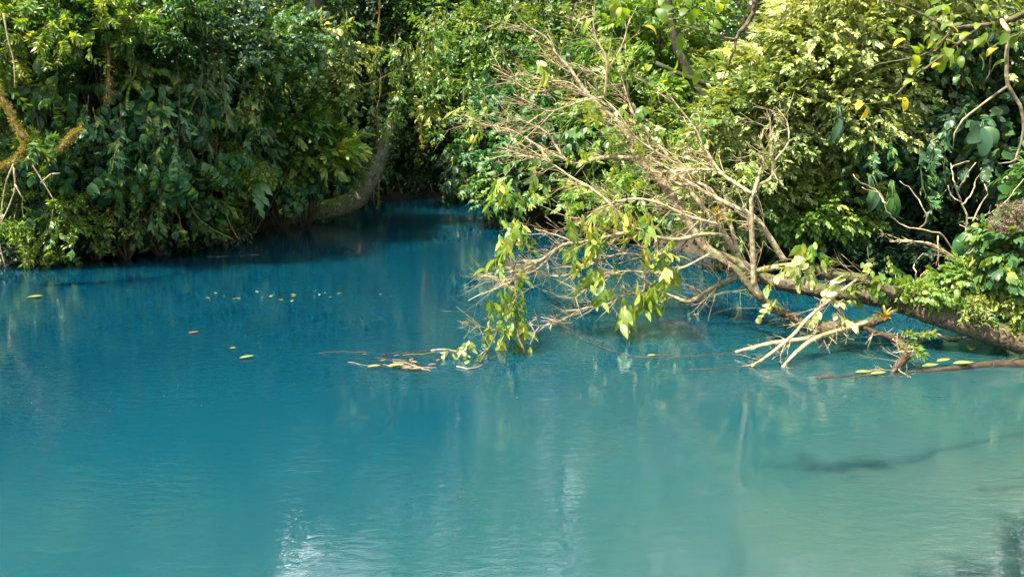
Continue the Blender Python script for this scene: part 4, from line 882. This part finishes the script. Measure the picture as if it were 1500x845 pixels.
def rawlimb(root, pts, rad):
    mb = MB(); q, r = catmull(pts, rad, .1); tube(mb, q, r, 9, rng, .07); part(mb, 'branch', B_FALL, root)
rawlimb(ov, [(4.2, -.3, 7.2), (3.8, 2.0, 9.3), (3.0, 4.6, 9.6), (2.1, 6.2, 7.4), P(1110, -120, 6.4)], [.07, .05, .035, .025, .025])
rawlimb(ov, [(3.8, 2.0, 9.3), (2.2, 3.0, 8.2), (1.1, 3.4, 6.9)], [.05, .03, .01])
cmb = MB(); blob(cmb, rng, (1.0, 3.3, 6.9), (1.3, .9, .7), 'ovate', .4, 22, 10, True, .5)  # unseen leaf mass added above the view to shade the near right water
part(cmb, 'foliage', OVER, ov)
ov2 = thing('overhanging_branch', 'lichen-covered branch drooping in from the top right corner with yellowing leaves', 'branch', P(1600, -20, 6))
limb(ov2, [(1600, -40, 6), (1520, 10, 5.9), (1470, 32, 5.9), (1400, 40, 5.9), (1385, 36, 5.9), (1350, 20, 6), (1320, 8, 6), (1290, 0, 6)], [.03, .024, .018, .012, .011, .008, .006, .003])
limb(ov2, [(1440, 36, 5.9), (1415, 55, 5.9), (1380, 84, 5.9), (1345, 110, 5.9), (1315, 138, 5.9), (1290, 150, 5.9), (1255, 155, 5.9)], [.013, .011, .009, .007, .006, .004, .002])
limb(ov2, [(1400, 40, 5.9), (1360, 78, 5.95), (1320, 88, 6), (1285, 95, 6), (1250, 110, 6)], [.01, .008, .006, .004, .002])
limb(ov2, [(1350, 72, 5.95), (1310, 68, 6), (1290, 60, 6)], [.005, .004, .002])
limb(ov2, [(1465, 30, 5.9), (1478, 45, 5.85), (1475, 80, 5.8), (1477, 125, 5.8), (1495, 155, 5.8), (1500, 190, 5.8), (1492, 225, 5.8), (1485, 250, 5.8)], [.018, .014, .013, .013, .011, .009, .007, .003], mat=B_LIMB)
limb(ov2, [(1475, 127, 5.8), (1445, 148, 5.8), (1410, 175, 5.8), (1398, 195, 5.8), (1396, 216, 5.8)], [.008, .007, .006, .004, .002], mat=B_LIMB)
limb(ov2, [(1492, 232, 5.8), (1480, 238, 5.8), (1462, 240, 5.8)], [.005, .004, .002], mat=B_LIMB)
limb(ov2, [(1560, 0, 6), (1520, 30, 5.9), (1490, 52, 5.9), (1455, 70, 5.9), (1450, 110, 5.9), (1438, 130, 5.9)], [.012, .01, .008, .007, .005, .003])
rawlimb(ov2, [(4.3, -.2, 5.6), (4.6, 2.4, 5.9), (4.7, 4.6, 5.0), P(1600, -40, 6)], [.09, .07, .045, .03])
q_ = limb(ov2, [(1470, 32, 5.9), (1448, 60, 5.9), (1452, 86, 5.9)], [.008, .006, .003])
bigleaves(ov2, [(1345, 50, 5.9), (1360, 60, 5.9), (1385, 70, 5.9), (1400, 72, 5.9), (1420, 55, 5.9), (1440, 25, 5.9), (1480, 10, 5.9), (1410, 20, 5.9), (1455, 60, 5.9), (1345, 75, 5.9), (1380, 40, 5.9), (1500, 30, 5.9), (1395, 5, 5.9), (1450, 0, 5.9)], 64, .10, OVER, .08, .55)
bigleaves(ov2, [(1300, 138, 5.9), (1262, 152, 5.9), (1270, 160, 5.9), (1315, 145, 5.9), (1322, 140, 5.9), (1290, 160, 5.9), (1350, 100, 5.9), (1340, 105, 5.9)], 10, .1, OVER, .012, .8)
bigleaves(ov2, [(1410, 110, 5.9), (1420, 118, 5.9), (1395, 125, 5.9), (1385, 135, 5.9), (1450, 180, 5.8)], 6, .07, MID, .015, .5)

# ---------------------------------------------------------------- things floating on the water
lg = thing('floating_log', 'dark half-sunk log floating along the right edge with yellow leaves on it', 'log', W(1420, 540))
mb = MB(); q, r = catmull([W(1330, 545, -.01), W(1390, 541, 0), W(1450, 535, .0), W(1520, 534, .01), W(1600, 533, .02)], [.015, .04, .06, .07, .08], .06); tube(mb, q, r, 9, rng, .12); part(mb, 'log', B_WET, lg)
for k in range(5):
    mb = MB(); i = rng.integers(2, len(q) - 2); p_ = wiggle(rng, q[i] + [0, 0, .04], (rng.normal(), rng.normal() * .5, .15), rng.uniform(.15, .4), .06, .2); tube(mb, p_, .006, 4); part(mb, 'twig', B_FALL, lg)
def sticks(name, label, segs, rads, mats, z=.008):
    root = thing(name, label, 'sticks', W(*segs[0][0]))
    for k, (a, rd, mt) in enumerate(zip(segs, rads, mats)):
        mb = MB(); q, r = catmull([W(x, y, z) for x, y in a], np.linspace(rd, rd * .6, len(a)), .06); q += rng.normal(size=q.shape) * [.006, .006, .003]; tube(mb, q, r, 6, rng, .1); part(mb, 'stick', mt, root)
sticks('driftwood_raft', 'raft of bleached and dark floating sticks left of the leafy tip', [
 [(632, 513), (650, 512), (684, 516)], [(575, 530), (600, 533), (625, 542)], [(585, 536), (610, 537), (640, 539)], [(575, 527), (590, 528), (618, 538)], [(602, 541), (620, 541), (632, 543)], [(466, 518), (500, 515), (545, 516)],
 [(560, 520), (600, 516), (634, 512)], [(510, 530), (530, 534), (545, 536)], [(550, 524), (575, 528), (600, 530)], [(590, 520), (620, 518), (640, 516)], [(670, 537), (690, 540), (706, 535)], [(560, 534), (590, 538), (615, 541)]],
 [.018, .009, .01, .014, .009, .007, .007, .005, .007, .008, .014, .006],
 [B_BLEACH, B_BLEACH, B_BLEACH, B_WET, B_BLEACH, B_WET, B_WET, B_BLEACH, B_WET, B_VINE, B_BLEACH, B_BLEACH])
sticks('floating_twigs', 'long thin dark twig line trailing left from the lower branches', [[(1078, 516), (1040, 520), (990, 523), (940, 523), (890, 512), (840, 490), (822, 476)], [(1104, 538), (1080, 537), (1045, 540), (1010, 541)], [(1000, 522), (960, 520), (940, 519)]], [.01, .011, .006], [B_WET, B_WET, B_WET], .0)
sticks('floating_twigs', 'short dark sunken sticks just left of the log', [[(1198, 554), (1225, 552), (1250, 550)], [(1205, 551), (1230, 550)], [(1250, 553), (1275, 549), (1300, 552), (1330, 546)]], [.02, .012, .016], [B_WET, B_WET, B_WET], .0)
sticks('debris_mat', 'tangled pale debris of twigs floating behind the trunk', [[(1290 + 14 * k, 490 + 7 * math.sin(k * 2.1)), (1310 + 14 * k, 492 + 6 * math.sin(k * 1.3)), (1335 + 14 * k, 496 + 5 * math.sin(k * 1.7))] for k in range(11)], [.012] * 11, [B_LIMB, B_TWIG, B_FALL] * 4, .01)
sticks('foam_line', 'two short pale sticks floating by the left bank', [[(304, 376), (320, 376), (334, 375)], [(352, 375), (365, 374), (380, 373)]], [.006, .006], [B_BLEACH, B_BLEACH], .0)
def floater(label, px, py, L, tint, ang, mat=FLOAT, group='leaves floating on the water', kind='floating_leaf', lift=.012):
    c = W(px, py); mb = MB(); V, T_ = leaf_t(.5, .3, -.12, True)
    a = R(ang); M = np.array([[math.cos(a), -math.sin(a), 0], [math.sin(a), math.cos(a), 0], [0, 0, 1]]) * L
    mb.add(V @ M.T + c + [0, 0, lift], T_, None, tint); o = mb.obj(kind, mat)
    o.data.transform(__import__('mathutils').Matrix.Translation(-Vector(c))); o.location = c
    return tag(o, label, 'leaf', group)
floater('red-brown leaf floating alone on the open dark water at left', 275, 489, .16, .95, 10)
floater('long yellow-green leaf floating alone near the left edge', 38, 437, .3, .3, 5)
floater('green leaf floating below the red-brown one', 350, 526, .2, .1, 20)
floater('small orange leaf floating just above the green lone leaf', 336, 511, .1, .55, -10)
floater('large orange leaf at the left end of the driftwood raft', 538, 540, .17, .72, 5, lift=.025)
floater('orange leaf under the middle of the driftwood raft', 567, 539, .22, .62, 5, lift=.025)
floater('orange leaf at the right end of the driftwood raft', 604, 542, .12, .6, -15, lift=.025)
for k, (x, y, L, t, a) in enumerate([(556, 531, .10, .5, 30), (588, 541, .15, .9, -20), (626, 537, .12, .5, 12), (599, 530, .09, .6, 50), (530, 521, .07, .4, -5), (640, 531, .09, .3, 80), (577, 523, .08, .4, 10), (612, 533, .12, .9, 170)]):
    floater('curled brown leaf caught among the sticks of the driftwood raft', x, y, L, t, a, DEAD, group='brown leaves caught in the driftwood raft', lift=.02)
floater('small yellow leaf resting on the thin twig line', 948, 523, .12, .45, 0, lift=.02)
floater('yellow leaf at the foot of the root stub on the log', 1350, 541, .22, .3, 5, lift=.04)
floater('second yellow leaf on the log, the one right of the root stub', 1372, 536, .2, .35, 15, lift=.06)
floater('bright yellow leaf on the log under the white leaf', 1395, 539, .25, .4, -10, lift=.06)
floater('yellow leaf floating left of the root stub', 1252, 547, .2, .3, -15, lift=.02)
floater('thin yellow leaf floating below the root stub', 1275, 550, .2, .35, 5, lift=.02)
floater('big pale leaf standing beside the trunk and its reflection', 1422, 518, .28, .15, 60, PALE, lift=.05)
floater('green leaf above the end of the dark broken stick', 718, 528, .12, .05, 40, MID, lift=.03)
floater('pale round leaf at the foot of the dark broken stick', 682, 537, .14, .2, 80, PALE, lift=.03)
base_l = None
for k in range(22):
    x = 300 + 170 * RG.random() ** .8 + (120 if k % 5 == 0 else 0); y = 434 + RG.normal() * 3.2
    if base_l is None: base_l = floater('tiny yellow leaf in the thin line of leaves floating across the dark water', x, y, .085, .3, 10, group='tiny leaves in the floating line'); continue
    c = base_l.copy(); COL.objects.link(c); c.location = W(x, y); c.rotation_euler.z = RG.random() * 6; c.scale = [RG.uniform(.5, 1.3)] * 3
# scattered specks of foam
mb = MB()
for k in range(45):
    c = W(RG.uniform(0, 760), 415 + 190 * RG.random() ** 1.2, .003); s = RG.uniform(.003, .007); a = np.linspace(0, 2 * np.pi, 6, endpoint=False)
    mb.add(np.vstack([c + np.stack([np.cos(a) * s * 1.3, np.sin(a) * s, a * 0], -1), c + [0, 0, s * .4]]), [[i, (i + 1) % 6, 6] for i in range(6)], None, .5)
m, n, out = newmat('foam'); p = n.nodes.new('ShaderNodeBsdfPrincipled'); p.inputs['Base Color'].default_value = (.25, .32, .32, 1); n.links.new(p.outputs[0], out.inputs[0])
tag(mb.obj('foam', m), 'tiny pale specks of foam scattered over the left water', 'foam', kind='stuff')
